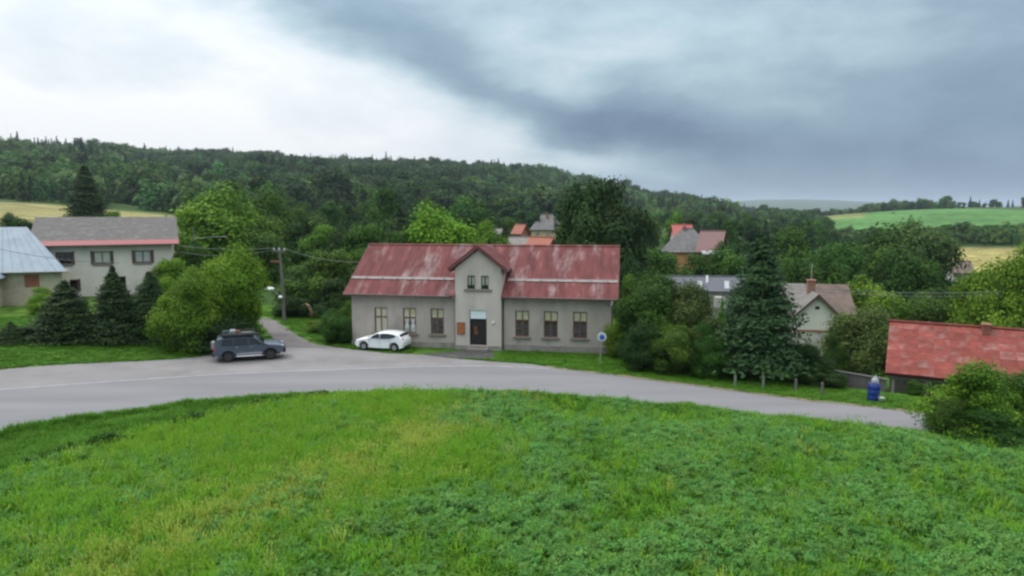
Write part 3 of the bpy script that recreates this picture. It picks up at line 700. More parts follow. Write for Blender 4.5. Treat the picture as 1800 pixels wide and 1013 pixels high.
# far verge and lawns
X, Y = spread(100000, -46, 40, 32, 64); d = Y - np.maximum(Yf(X), np.where(X < ol[-1, 0], np.interp(X, ol[:, 0], ol[:, 1]), 0))
lanem = np.zeros(len(X), bool)
for a, b_ in zip(lt, lb): lanem |= (np.abs(Y - (a[1] + b_[1]) / 2) < 1.2) & (X > min(a[0], b_[0]) - .1) & (X < max(a[0], b_[0]) + .1)
sx = X + 12.0; sy = Y - 51.3; hx = sx * math.cos(R(9.3)) - sy * math.sin(R(9.3)); hy = sx * math.sin(R(9.3)) + sy * math.cos(R(9.3))
inhouse = (hx > -.1) & (hx < 19.4) & (hy > -.3)
door = (hx > 5.2) & (hx < 11.6) & (hy > -3.2) & (hy < 0)
kk = (d > .1 + .12 * vnoise(X, Y, 1.5, 19)) & ~lanem & ~inhouse & ~door & (np.hypot(X, Y) < 68)
n = kk.sum(); lay('lawn_grass', X[kk], Y[kk], scl3(n, .5, .9, .08, .17), [grass_tuft(k + 60, 'grass_dark', 24, False) for k in range(3)], 'short mown grass on the far side of the road', 'grass')

# ------------------------------------------------------------------ buildings
def wall_mesh(mb, x0, x1, z0, z1, y, t, holes, flip=False, top=None):
    """an upright wall along x (front face at y, thickness t towards +y) with real openings; top = optional [(x,z)..] gable outline above z1"""
    xs_ = sorted({x0, x1, *[c for h_ in holes for c in (h_[0], h_[1])]}); zs_ = sorted({z0, z1, *[c for h_ in holes for c in (h_[2], h_[3])]})
    for a, b_ in zip(xs_, xs_[1:]):
        for c, d in zip(zs_, zs_[1:]):
            mx_, mz = (a + b_) / 2, (c + d) / 2
            if any(h_[0] < mx_ < h_[1] and h_[2] < mz < h_[3] for h_ in holes): continue
            mb.add([(a, y, c), (b_, y, c), (b_, y, d), (a, y, d)], [(0, 1, 2, 3)]); mb.add([(a, y + t, c), (b_, y + t, c), (b_, y + t, d), (a, y + t, d)], [(3, 2, 1, 0)])
    for h_ in holes:
        a, b_, c, d = h_; y2 = y + t
        for q in ([(a, y, c), (a, y2, c), (a, y2, d), (a, y, d)], [(b_, y, c), (b_, y, d), (b_, y2, d), (b_, y2, c)], [(a, y, d), (a, y2, d), (b_, y2, d), (b_, y, d)], [(a, y, c), (b_, y, c), (b_, y2, c), (a, y2, c)]):
            mb.add(q, [(0, 1, 2, 3)])
    for q in ([(x0, y, z0), (x0, y, z1), (x0, y + t, z1), (x0, y + t, z0)], [(x1, y, z0), (x1, y + t, z0), (x1, y + t, z1), (x1, y, z1)]): mb.add(q, [(0, 1, 2, 3)])
    if top: mb.prism([(p[0], p[1]) for p in top], 'y', y, y + t)
    else: mb.add([(x0, y, z1), (x1, y, z1), (x1, y + t, z1), (x0, y + t, z1)], [(0, 1, 2, 3)])
    return mb
def window(parent, x0, x1, z0, z1, y, frame='wood_brown', cols=2, split=.62, curtain=None, cz=None, sill='sill_stone', fw=.075, sill_over=.16, sash=None, trim=None, drape=None):
    """frame set back in its opening, with its own panes, sill and curtain"""
    mb = MB(); yf = y + .07; d = .07
    mb.box(x0, yf, z0, x0 + fw, yf + d, z1); mb.box(x1 - fw, yf, z0, x1, yf + d, z1); mb.box(x0 + fw, yf, z1 - fw, x1 - fw, yf + d, z1); mb.box(x0 + fw, yf, z0, x1 - fw, yf + d, z0 + fw)
    iw = x1 - x0 - 2 * fw; zs_ = [z0 + fw, z1 - fw]
    if split: zm = z0 + (z1 - z0) * split; mb.box(x0 + fw, yf - .01, zm - .04, x1 - fw, yf + d - .01, zm + .04); zs_ = [z0 + fw, zm - .04, zm + .04, z1 - fw]
    xs_ = []
    for k in range(cols):
        a = x0 + fw + iw * k / cols; b_ = x0 + fw + iw * (k + 1) / cols
        if k: mb.box(a - .035, yf - .012, z0 + fw, a + .035, yf + d - .012, z1 - fw); a += .035
        if k < cols - 1: b_ -= .035
        xs_.append((a, b_))
    w_ = mb.build('window', frame, parent)
    for a, b_ in xs_:
        for k in range(0, len(zs_), 2): MB().box(a, yf + .03, zs_[k], b_, yf + .036, zs_[k + 1]).build('pane', 'pane', w_)
    if sill: MB().box(x0 - sill_over, y - .12, z0 - .13, x1 + sill_over, y + .11, z0 - .002).build('sill', sill, w_)
    if curtain:
        c0, c1 = cz; k = 14; v = []; f = []
        for side, (a, b_) in enumerate(xs_):
            o = len(v)
            for i in range(k + 1):
                xx = a - .02 + (b_ - a + .04) * i / k; yy = yf + .065 + .012 * math.sin(i * 2.2 + side)
                v += [(xx, yy, z0 + (z1 - z0) * c0), (xx, yy, z0 + (z1 - z0) * c1)]
            f += [(o + 2*i, o + 2*i + 2, o + 2*i + 3, o + 2*i + 1) for i in range(k)]
        cu = MB().add(v, f); cu.build('curtain', curtain, w_)
    if drape:                                    # tied-back net curtains: white in the middle of each lower pane
        for a, b_ in xs_:
            c = (a + b_) / 2; q = MB()
            q.add([(a, yf + .05, z0 + .1), (b_, yf + .05, z0 + .1), (b_, yf + .05, z0 + .3), (c + .1, yf + .05, z0 + .8), (b_, yf + .05, z0 + 1.1), (a, yf + .05, z0 + 1.1), (c - .1, yf + .05, z0 + .8), (a, yf + .05, z0 + .3)], [tuple(range(8))]).build('net_curtain', drape, w_)
    return w_

# ---- the long red-roofed house
HL = 19.2; house = empty('village_house', (-12.0, 51.3, 0), R(-9.3), 'long grey house with a weathered red sheet-metal roof and a central gable', 'house')
WZ0, WZ1 = 1.02, 2.92
wins_l = [2.28, 4.48, 6.60]; wins_r = [12.9, 14.97, 17.06]
GX0, GX1, GY, EZ, RZ = 8.04, 11.43, -.28, 3.95, 7.36
mb = MB()
wall_mesh(mb, 0, GX0, -.6, 4.05, 0, .45, [(c - .5, c + .5, WZ0, WZ1) for c in wins_l])
wall_mesh(mb, GX1, HL, -.6, 4.05, 0, .45, [(c - .5, c + .5, WZ0, WZ1) for c in wins_r])
gab = [(.45, -.6), (9.9, -.6), (9.9, 4.2), (5.0, 7.2), (.45, 4.4)]
mb.prism(gab, 'x', .0, .4); mb.prism(gab, 'x', HL - .4, HL); mb.box(.4, 9.5, -.6, HL - .4, 9.9, 4.1)
mb.build('wall', 'render_grey', house)
mb = MB(); gc = (GX0 + GX1) / 2
wall_mesh(mb, GX0, GX1, -.6, 5.95, GY, .4, [(9.09, 10.35, .33, 2.92), (8.95, 9.51, 4.45, 5.42), (9.95, 10.51, 4.45, 5.42)], top=[(GX0, 5.95), (GX1, 5.95), (gc, 7.25)])
mb.box(GX0, GY + .4, -.6, GX0 + .3, 3.2, 5.93); mb.box(GX1 - .3, GY + .4, -.6, GX1, 3.2, 5.93)
mb.build('gable_wall', 'render_light', house)
MB().box(-.04, -.05, -.6, GX0 - .01, .0, .42).build('plinth', 'plinth', house); MB().box(GX1 + .01, -.05, -.6, HL + .04, .0, .42).build('plinth', 'plinth', house)
MB().box(GX0 - .03, GY - .05, -.6, 9.0, GY, .32).build('plinth', 'plinth', house); MB().box(10.44, GY - .05, -.6, GX1 + .03, GY, .32).build('plinth', 'plinth', house)
# roof: deck, then the sheets one by one
slope = (RZ - EZ) / 5.5
def rz(y): return EZ + (y + .5) * slope
deck = MB()
for a, b_, y0 in ((-.38, GX0, -.46), (GX1, HL + .46, -.46), (GX0, GX1, 1.9)):
    deck.slab([(a, y0, rz(y0) - .03), (b_, y0, rz(y0) - .03), (b_, 5, RZ - .03), (a, 5, RZ - .03)], .14)
deck.slab([(-.42, 5, RZ), (HL + .5, 5, RZ), (HL + .5, 10.5, EZ), (-.42, 10.5, EZ)], .16)
roof = deck.build('roof', 'roof_red_plain', house)
nst = 32; x0s, x1s = -.42, HL + .5; wst = (x1s - x0s) / nst
for k in range(nst):
    a = x0s + k * wst; b_ = a + wst; pieces = [(a, b_, -.5)]
    if b_ > GX0 and a < GX1:
        pieces = [(max(a, GX0), min(b_, GX1), 1.6)]
        if a < GX0 - .05: pieces.append((a, GX0 - .003, -.5))
        if b_ > GX1 + .05: pieces.append((GX1 + .003, b_, -.5))
    for (p, q, y0) in pieces:
        jit = random.uniform(-.012, .012); s_ = MB()
        s_.slab([(p + .001, y0 + jit, rz(y0 + jit)), (q - .001, y0 + jit, rz(y0 + jit)), (q - .001, 5.0, RZ), (p + .001, 5.0, RZ)], .022)
        s_.slab([(q - .022, y0, rz(y0) + .014), (q - .003, y0, rz(y0) + .014), (q - .003, 5.0, RZ + .014), (q - .022, 5.0, RZ + .014)], .014)
        s_.build('roof_sheet', 'roof_red', roof)
MB().slab([(x0s - .02, 4.86, RZ - .02), (x1s + .02, 4.86, RZ - .02), (x1s + .02, 5.0, RZ + .07), (x0s - .02, 5.0, RZ + .07)], .04).slab([(x0s - .02, 5.0, RZ + .07), (x1s + .02, 5.0, RZ + .07), (x1s + .02, 5.16, RZ - .03), (x0s - .02, 5.16, RZ - .03)], .04).build('ridge_cap', 'roof_red', roof)
for a, b_ in ((x0s + .05, GX0 - .4), (GX1 + .25, x1s - .05)):
    y0 = 1.02; q = MB().slab([(a, y0, rz(y0) + .07), (b_, y0, rz(y0) + .07), (b_, y0 + .16, rz(y0 + .16) + .13), (a, y0 + .16, rz(y0 + .16) + .13)], .03)
    q.box(a, y0 + .1, rz(y0) + .05, b_, y0 + .13, rz(y0) + .2)
    for i in range(int((b_ - a) / 1.2) + 1): q.box(a + i * 1.2, y0 - .05, rz(y0) - .02, a + i * 1.2 + .05, y0 + .18, rz(y0) + .17)
    q.build('snow_guard', 'snow_guard', house)
    MB().tube([(a - .05, -.56, EZ - .04), (b_ + .05, -.56, EZ - .06)], .065, 8).build('gutter', 'gutter', house)
# verge boards
for xv in (x0s - .03, x1s): MB().slab([(xv, -.5, EZ + .03), (xv + .03, -.5, EZ + .03), (xv + .03, 5, RZ + .03), (xv, 5, RZ + .03)], .2).build('verge_board', 'roof_trim', house)
# gable roof
gs = (7.42 - 5.80) / 2.06; q = MB()
for s_ in (-1, 1):
    xe = gc + s_ * 2.06; quad = [(xe, GY - .34, 5.80), (gc, GY - .34, 7.42), (gc, 5.0, 7.42), (xe, 5.0, 5.80)]
    if s_ > 0: quad = quad[::-1]
    q.slab(quad, .05)
groof = q.build('gable_roof', 'roof_red', house)
for s_ in (-1, 1):
    xe = gc + s_ * 2.09; MB().slab([(xe, GY - .37, 5.80), (gc, GY - .37, 7.445), (gc, GY - .33, 7.445), (xe, GY - .33, 5.80)][::s_], .17).build('barge_board', 'roof_trim', groof)
MB().tube([(GX1 + .34, GY - .28, 5.72), (GX1 + .36, 2.4, 5.70)], .05).build('gutter', 'gutter', house); MB().tube([(GX0 - .34, GY - .28, 5.72), (GX0 - .36, 2.4, 5.70)], .05).build('gutter', 'gutter', house)
# downpipes
MB().tube([(GX1 + .12, -.5, 3.86), (GX1 + .10, -.1, 3.5), (GX1 + .10, -.1, .05)], .045, 8).build('downpipe', 'gutter', house)
MB().tube([(GX0 - .12, -.5, 3.86), (GX0 - .10, -.1, 3.5), (GX0 - .10, -.1, .05)], .035, 8).build('downpipe', 'render_grey', house)
MB().tube([(HL + .3, -.5, 3.86), (HL + .1, -.1, 3.35), (HL + .1, -.1, .05)], .05, 8).build('downpipe', 'gutter', house)
for k, c in enumerate(wins_l): window(house, c - .5, c + .5, WZ0, WZ1, 0, curtain='curtain', cz=[(0, 1), (.60, 1), (.60, 1)][k], drape='lace' if k == 1 else None, sash=k)
for c in wins_r: window(house, c - .5, c + .5, WZ0, WZ1, 0, curtain='curtain', cz=(.62, 1))
for a in (8.95, 9.95): window(house, a, a + .56, 4.45, 5.42, GY, 'wood_dark', 2, None, 'lace', (.3, .9), None, .055)
MB().box(8.72, GY - .1, 4.30, 10.74, GY + .1, 4.44).build('sill', 'sill_stone', house)
# door with white transom panel
dr = MB().box(9.13, GY + .2, .33, 10.31, GY + .26, 2.22)
for a, b_ in ((9.2, 9.67), (9.77, 10.24)):
    for c, d in ((.45, 1.05), (1.15, 2.1)): dr.box(a, GY + .18, c, b_, GY + .2, d)
door_o = dr.build('door', 'wood_dark', house)
MB().box(9.09, GY + .14, .33, 9.13, GY + .3, 2.92).box(10.31, GY + .14, .33, 10.35, GY + .3, 2.92).box(9.13, GY + .14, 2.22, 10.31, GY + .29, 2.27).build('door_frame', 'wood_dark', door_o)
MB().tube([(9.72, GY + .16, 1.25), (9.72, GY + .12, 1.25), (9.60, GY + .12, 1.25)], .012).build('handle', 'metal_grey', door_o)
MB().box(9.38, GY + .165, 1.1, 9.62, GY + .176, 1.72).build('reflection_patch', 'painted_reflection', door_o)  # thin coloured plate stands in for a reddish reflection on the door
MB().box(9.13, GY + .08, 2.28, 10.31, GY + .12, 2.92).build('transom_panel', 'white_panel', house)
MB().box(8.95, GY - .45, -.3, 10.5, GY + .3, .17).box(9.09, GY - .08, .17, 10.35, GY + .3, .325).build('step', 'stone_step', house, bevel=.02)
nb = MB().box(8.20, GY - .06, 1.18, 8.72, GY, 1.95).build('notice_board', 'board_orange', house)
MB().box(8.17, GY - .08, 1.95, 8.75, GY, 2.0).box(8.17, GY - .08, 1.13, 8.75, GY, 1.18).box(8.17, GY - .075, 1.18, 8.2, GY, 1.95).box(8.72, GY - .075, 1.18, 8.75, GY, 1.95).build('frame', 'wood_brown', nb)
MB().lathe([(.05, GY), (.09, GY - .03), (.09, GY - .10), (.04, GY - .13)], 12, 'y', (10.85, 0, 2.05)).build('wall_lamp', 'white_plastic', house, True)
# grey annex past the right end
an = empty('annex', (9.6, 52.0, hz(9.6, 52.0) - .3), R(-9.3), 'low grey annex between the long house and the shrubs', 'annex')
MB().box(0, 0, 0, 3.4, 5, 3.1).build('wall', 'render_grey', an)
MB().slab([(-.2, -.3, 3.05), (3.7, -.3, 3.05), (3.7, 5.2, 4.2), (-.2, 5.2, 4.2)], .1).build('roof', 'roof_slate', an)
MB().box(2.1, 2.0, 3.2, 2.55, 2.45, 4.6).box(2.04, 1.94, 4.6, 2.61, 2.51, 4.7).build('chimney', 'chimney_brick', an)

# ---- generic gabled house for the village (ridge along local x, front at y=0)
def cottage(name, label, loc, rz_, L_, D_, wall_h, roof_h, wmat, rmat, over=.45, windows=(), chim=(), fnd=2.0, hip=0.0, extra=None, group=None, ww=.9, wh=1.1, frame='shutter_brown'):
    e = empty(name, loc, rz_, label, 'house', group)
    holes = [(x - ww / 2, x + ww / 2, z, z + wh) for x, z in windows]
    mb = wall_mesh(MB(), 0, L_, -fnd, wall_h, 0, .35, holes)
    mb.box(.35, D_ - .35, -fnd, L_ - .35, D_, wall_h)
    for a, b_ in ((0, .35), (L_ - .35, L_)):
        if hip: mb.box(a, .35, -fnd, b_, D_, wall_h)
        else: mb.prism([(.35, -fnd), (D_, -fnd), (D_, wall_h), (D_ / 2, wall_h + roof_h - .1), (.35, wall_h + .1)], 'x', a, b_)
    mb.build('wall', wmat, e)
    sl = roof_h / (D_ / 2); ez = wall_h - over * sl + .12; rt = wall_h + roof_h + .12; hx_ = hip
    r = MB()
    r.slab([(-over, -over, ez), (L_ + over, -over, ez), (L_ + over - hx_, D_ / 2, rt), (-over + hx_, D_ / 2, rt)], .14)
    r.slab([(-over + hx_, D_ / 2, rt), (L_ + over - hx_, D_ / 2, rt), (L_ + over, D_ + over, ez), (-over, D_ + over, ez)], .14)
    if hip:
        r.slab([(-over, D_ + over, ez), (-over, -over, ez), (-over + hx_, D_ / 2, rt)], .14); r.slab([(L_ + over, -over, ez), (L_ + over, D_ + over, ez), (L_ + over - hx_, D_ / 2, rt)], .14)
    ro = r.build('roof', rmat, e)
    MB().tube([(-over + hx_, D_ / 2, rt + .03), (L_ + over - hx_, D_ / 2, rt + .03)], .10, 6).build('ridge_cap', rmat, ro)
    for (cx, cy, ch) in chim:
        cb_ = rt - abs(cy - D_ / 2) * sl
        c = MB().box(cx - .25, cy - .25, cb_ - .4, cx + .25, cy + .25, cb_ + ch).box(cx - .3, cy - .3, cb_ + ch, cx + .3, cy + .3, cb_ + ch + .12).build('chimney', 'chimney_brick', ro)
    for x, z in windows: window(e, x - ww / 2, x + ww / 2, z, z + wh, 0, frame, 2, None, 'lace' if random.random() < .5 else None, (.2, 1), 'sill_stone', .06, .08)
    return e, ro
# ---- two-storey house on the left
lp = (-44.4, 65.0); lz = 1.85; LR = R(25)
lh = empty('two_storey_house', (lp[0], lp[1], lz), LR, 'two-storey cream house with a grey roof and a red strip along its eaves', 'house')
LW = 11.2; LE = 5.1
lw = [(2.0, 3.15, 1.1, 1.15), (5.05, 3.1, 1.5, 1.2), (8.55, 3.1, 1.5, 1.2), (2.2, .55, 1.4, 1.1), (6.2, .2, 1.5, 1.6)]
mb = wall_mesh(MB(), 0, LW, -2.5, LE, 0, .4, [(x - w_ / 2, x + w_ / 2, z, z + h_) for x, z, w_, h_ in lw])
mb.box(.4, 8.6, -2.5, LW - .4, 9, LE)
for a in (0, LW - .4): mb.prism([(.4, -2.5), (9, -2.5), (9, LE), (4.5, LE + 2.35), (.4, LE + .1)], 'x', a, a + .4)
mb.build('wall', 'plaster_cream', lh)
MB().slab([(-.9, .0, LE + .08), (LW + .6, .0, LE + .08), (LW + .45, 4.5, LE + 2.5), (-.9, 4.5, LE + 2.5)], .15).slab([(-.9, 4.5, LE + 2.5), (LW + .45, 4.5, LE + 2.5), (LW + .45, 9.5, LE - .1), (-.9, 9.5, LE - .1)], .15).build('roof', 'roof_grey', lh)
MB().slab([(-.6, -.65, LE - .12), (LW + .65, -.65, LE - .12), (LW + .62, .04, LE + .27), (-.75, .04, LE + .27)], .06).build('eaves_strip', 'roof_pinkred', lh)
MB().tube([(-.6, -.7, LE - .18), (LW + .65, -.7, LE - .18)], .06, 8).build('gutter', 'gutter', lh)
MB().tube([(.55, -.66, LE - .2), (.55, -.08, LE - .75), (.55, -.08, 3.4)], .05, 8).build('downpipe', 'gutter', lh)
for k, (x, z, w_, h_) in enumerate(lw):
    wn = window(lh, x - w_ / 2, x + w_ / 2, z, z + h_, 0, 'shutter_brown', 2, None, 'lace' if k in (1, 2) else None, (.0, 1), 'sill_stone', .10, .05)
    if k < 4:
        for s_ in (-1, 1):
            xs0 = x + s_ * (w_ / 2 + .11); MB().box(xs0 - .10, -.06, z - .05, xs0 + .10, -.005, z + h_ + .05).build('shutter', 'shutter_brown', wn)
MB().box(8.9, -1.4, 2.05, 11.6, 0, 2.25).box(9.0, -1.35, -.5, 9.12, -1.23, 2.05).box(11.35, -1.35, -.5, 11.47, -1.23, 2.05).build('porch_roof', 'roof_trim', lh)
# ---- zinc-roofed barn beside it
zb = empty('zinc_roofed_barn', (-43.9, 60.0, 2.2), R(16), 'old barn with a pale blue-grey metal roof beside the two-storey house', 'barn')
mb = wall_mesh(MB(), -2.3, 4.1, -1.5, 2.75, 0, .35, [(1.2, 2.35, 1.15, 2.3)]); mb.box(-2.3, 6, -1.5, 1.2, 6.35, 2.6)
mb.prism([(.35, -1.5), (6, -1.5), (6, 2.6), (4.0, 5.9), (.35, 2.9)], 'x', -2.3, -1.95); mb.box(3.75, .35, -1.5, 4.1, 2, 2.6)
mb.build('wall', 'plaster_old', zb)
zr = MB().slab([(-2.6, 7.2, 3.3), (-2.6, 4.1, 6.35), (.3, 4.1, 6.35), (1.0, 7.2, 3.3)][::-1], .05).slab([(4.61, -.55, 2.62), (1.01, 7.2, 3.3), (.31, 4.1, 6.35)], .05).build('roof', 'roof_zinc', zb)
for k in range(9):
    a0 = -2.6 + k * .81; a1 = a0 + .80; b0 = -2.6 + k * .325; b1 = b0 + .317
    MB().slab([(a0, -.55, 2.62), (a1, -.55, 2.62), (b1, 4.1, 6.35), (b0, 4.1, 6.35)], .03).slab([(a1 - .03, -.55, 2.66), (a1, -.55, 2.66), (b1, 4.1, 6.39), (b1 - .03, 4.1, 6.39)], .04).build('roof_sheet', 'roof_zinc', zr)
MB().tube([(-2.6, -.6, 2.55), (4.9, -.6, 2.55)], .06, 8).build('gutter', 'metal_grey', zb)
MB().box(1.2, .1, 1.15, 2.35, .25, 2.3).build('infill_panel', 'brick_panel', zb)
# ---- old gabled house cut by the left edge of the frame
oh = empty('old_gabled_house', (-47.0, 55.5, 2.3), R(20), 'old ochre gabled house with a dark window at the left edge', 'house')
mb = wall_mesh(MB(), -4.6, 4.0, -1.5, 2.5, 0, .35, [(2.3, 3.55, 1.05, 1.75)], top=[(-4.6, 2.5), (4.0, 2.5), (-.3, 7.0)])
mb.box(-4.6, .35, -1.5, -4.25, 5, 2.4); mb.box(3.65, .35, -1.5, 4.0, 5, 2.4); mb.box(-4.25, 4.6, -1.5, 3.65, 5, 2.4); mb.build('wall', 'plaster_old', oh)
for s_ in (-1, 1):
    xe = -.3 + s_ * 4.75; MB().slab([(xe, -.45, 2.05), (-.3, -.45, 7.1), (-.3, 5.2, 7.1), (xe, 5.2, 2.05)][::-s_], .14).build('roof', 'roof_zinc' if s_ > 0 else 'roof_slate', oh)
    MB().slab([(xe, -.5, 2.05), (-.3, -.5, 7.13), (-.3, -.45, 7.13), (xe, -.45, 2.05)][::-s_], .26).build('barge_board', 'shutter_brown', oh)
window(oh, 2.3, 3.55, 1.05, 1.75, 0, 'wood_dark', 3, None, 'lace', (.2, .8), None, .07)
MB().box(-4.7, -.3, -1.6, 4.3, 0, .25).build('plinth', 'stone_dark', oh)

# ---- village houses behind
def place(px, py, Y, dz=0.0):
    p = at_depth(px, py, Y); return (p[0], Y, hz(p[0], Y) + dz)
def raised(px, py_eave, Y, wall_h):
    """stand a house so that its eaves show at the given height; the foundation reaches the land"""
    p = at_depth(px, py_eave, Y); return (p[0], Y, p[2] - wall_h)
cottage('hip_roof_house', 'distant cream house with a pale grey hipped roof left of the tall dark trees', raised(934, 402, 165, 3.2), R(-14), 6.2, 7, 3.2, 3.2, 'wall_yellow', 'roof_slate', windows=((1.6, 1.1), (4.2, 1.1)), chim=((3.4, 2.6, .9),), hip=2.2, fnd=6)
MB().slab([(-.55, 1.2, 4.05), (-.1, 1.2, 4.05), (.9, 3.3, 6.0), (.45, 3.3, 6.0)], .05)
cottage('orange_roof_house', 'orange-tiled roof peeping over the red ridge right of the gable', raised(922, 443, 88, 2.6), R(-30), 2.6, 4.4, 2.6, 1.7, 'brick_panel', 'roof_orange', chim=(), fnd=6)
cottage('orange_roof_cottage', 'tiny orange gable among trees left of the hipped grey roof', raised(902, 409, 150, 2.4), R(-30), 1.8, 3.4, 2.4, 1.6, 'brick_panel', 'roof_orange', fnd=6)
cottage('pale_roof_outbuilding', 'low pale-roofed outbuilding above the ridge left of the orange roof', raised(897, 431, 95, 2.2), R(-5), 2.6, 4, 2.2, .9, 'wall_white', 'roof_paleasb', fnd=5)
cottage('pale_roof_shed', 'pale flat-looking roof among the trees above the gable', raised(838, 411, 125, 2.2), R(-4), 4.0, 5, 2.2, .7, 'wall_white', 'roof_paleasb', fnd=5)
cottage('grey_roof_orange_house', 'orange-walled house with a broad grey roof right of the tall dark trees', raised(1163, 440, 118, 3.0), R(-16), 8.2, 7.6, 3.0, 3.5, 'wall_orange', 'roof_slate', windows=((6.6, .9),), chim=((3.6, 3.6, .5),), fnd=6, hip=3.6)
cottage('red_roof_house', 'bright red roof showing behind the orange-walled house', raised(1188, 415, 134, 3.0), R(-3), 3.2, 6, 3.0, 2.0, 'wall_white', 'roof_brightred', fnd=7)
cottage('pink_roof_house', 'dusty pink roof with a dark gable end right of the orange-walled house', raised(1228, 440, 112, 3.0), R(-26), 3.2, 6.5, 3.0, 2.9, 'shutter_brown', 'roof_pink', fnd=7)
lean = MB().slab([(0, 0, .0), (4.0, 0, .0), (4.0, 2.5, .5), (0, 2.5, .5)], .1)
ls_ = empty('white_carport', raised(1236, 447, 106, 2.2), R(-8), 'white flat carport roof below the pink roof', 'carport'); MB().slab([(0, 0, 2.2), (2.9, 0, 2.2), (2.9, 2.5, 2.6), (0, 2.5, 2.6)], .1).build('roof', 'metal_grey', ls_)
for x in (.1, 2.7):
    for y in (.1, 2.3): MB().box(x, y, -5, x + .12, y + .12, 2.15).build('post', 'post_wood', ls_)
# long dark low building with white vents
db_, dr_ = cottage('long_dark_roof_building', 'long low building with a dark slate roof between shrubs and blue spruce', raised(1178, 510, 80, 2.6), R(-6), 9.2, 6.5, 2.6, 1.2, 'wall_white', 'roof_darkslate', fnd=6)
for x, y, a in ((3.1, .8, .55), (4.3, 2.3, .3), (6.2, .9, .55)):
    zb0 = 2.6 + 1.2 * y / 3.25; MB().slab([(x, y - .7, zb0 - .1), (x + a, y - .7, zb0 - .1), (x + a + .25, y + .9, zb0 + .62), (x + .25, y + .9, zb0 + .62)], .12).build('skylight', 'metal_grey', dr_)
for x in (4.9, 8.0): MB().box(x, -1.6, .8, x + 1.0, -.5, 2.0).build('white_bay', 'wall_white', db_)
# cross-gabled house on the right
Y0 = 66; p0 = at_depth(1396, 553, Y0); gh = empty('cross_gabled_house', (p0[0], Y0, p0[2] - 3.0), R(-12), 'house with a cream front gable, red string course and peeling wall behind the blue spruce', 'house')
gw = 4.1
mb = wall_mesh(MB(), 0, gw, -2.5, 3.0, 0, .35, [(1.9, 2.2, 3.6 - .02, 3.85)] if False else [], top=None); mb.build('wall', 'wall_peeling', gh)
mb = MB().prism([(0, 1.55), (gw, 1.55), (gw, 3.0), (gw / 2, 4.85), (0, 3.0)], 'y', -.03, .001); mb.build('gable', 'plaster_cream', gh)
MB().box(-.03, -.06, 1.38, gw + .03, 0, 1.55).build('string_course', 'brick_panel', gh)
MB().box(1.85, -.05, 3.55, 2.25, -.031, 3.85).build('attic_window', 'wood_dark', gh)
MB().box(0, .35, -2.5, gw, 3.2, 3.0).box(-1.6, 3.2, -2.5, 6.0, 9.4, 3.0).build('side_wall', 'wall_peeling', gh)
MB().prism([(3.2, 3.0), (9.4, 3.0), (6.3, 5.2)], 'x', -1.6, 6.0).build('end_gable', 'plaster_old', gh)
MB().slab([(-2.0, 2.7, 2.75), (gw / 2, 2.7, 2.75), (gw / 2, 6.3, 5.4), (-2.0, 6.3, 5.4)], .12).slab([(-2.0, 6.3, 5.4), (6.4, 6.3, 5.4), (6.4, 9.9, 2.75), (-2.0, 9.9, 2.75)], .12).build('roof', 'roof_paleasb', gh)
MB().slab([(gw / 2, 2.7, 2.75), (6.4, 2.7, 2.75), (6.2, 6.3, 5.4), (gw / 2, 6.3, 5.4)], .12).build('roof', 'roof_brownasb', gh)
for s_ in (-1, 1):
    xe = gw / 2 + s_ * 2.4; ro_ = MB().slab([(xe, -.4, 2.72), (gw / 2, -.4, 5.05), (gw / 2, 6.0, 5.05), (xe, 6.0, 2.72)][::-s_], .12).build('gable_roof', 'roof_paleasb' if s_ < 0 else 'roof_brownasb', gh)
    MB().slab([(xe, -.45, 2.72), (gw / 2, -.45, 5.08), (gw / 2, -.4, 5.08), (xe, -.4, 2.72)][::-s_], .2).build('barge_board', 'shutter_brown', ro_)
ch_ = MB().box(1.65, 2.6, 4.4, 2.35, 3.3, 6.0).box(1.58, 2.53, 6.0, 2.42, 3.37, 6.12).build('chimney', 'chimney_brick', gh); MB().tube([(2.0, 2.95, 6.1), (2.0, 2.95, 7.7)], .05).build('antenna_mast', 'post_wood', ch_)
# small house at far right
cottage('grey_roof_cottage', 'small house with a brownish grey roof by the pale field on the right', raised(1676, 478, 150, 2.4), R(-18), 3.6, 6, 2.4, 2.0, 'wall_white', 'roof_brownasb', fnd=5)
for k, (px, py, Y_, L_, rm, lb_) in enumerate([(1755, 371, 820, 13, 'roof_slate', 'tiny grey-roofed farmhouse on the far right ridge'), (1783, 368, 850, 14, 'roof_paleasb', 'tiny pale-roofed farmhouse at the far right end of the ridge'), (1590, 379, 760, 9, 'roof_paleasb', 'tiny pale barn at the top of the far green field')]):
    cottage('distant_farmhouse', lb_, raised(px, py, Y_, 4), R(-10), L_, 9, 4, 3.5, 'wall_white', rm, fnd=12, group='farmhouses on the far ridge')

# ---- red patchwork shed roof on the right
SA = on_flat(1562, 700); SY = 38.7
e0 = at_depth(1556, 656, SY); e1 = at_depth(1800, 683, 35.5)
dx_, dy_ = e1[0] - e0[0], e1[1] - e0[1]; sl_ = math.hypot(dx_, dy_); sr = math.atan2(dy_, dx_)
shed = empty('red_roofed_shed', (e0[0], e0[1], e0[2] - 2.3), sr, 'open-fronted shed under a patched red roof on the right', 'shed')
SLn = 12.5; ez_ = 2.3; SD = 3.9; rr_ = at_depth(1562, 563, SY + SD)[2] - e0[2]
sro = MB().slab([(0, 0, ez_ - .03), (SLn, 0, ez_ - .03), (SLn, SD, ez_ + rr_ - .03), (0, SD, ez_ + rr_ - .03)], .12).slab([(0, SD, ez_ + rr_), (SLn, SD, ez_ + rr_), (SLn, 2 * SD, ez_), (0, 2 * SD, ez_)], .12).build('roof', 'roof_trim', shed)
rows, colsn = 7, 16
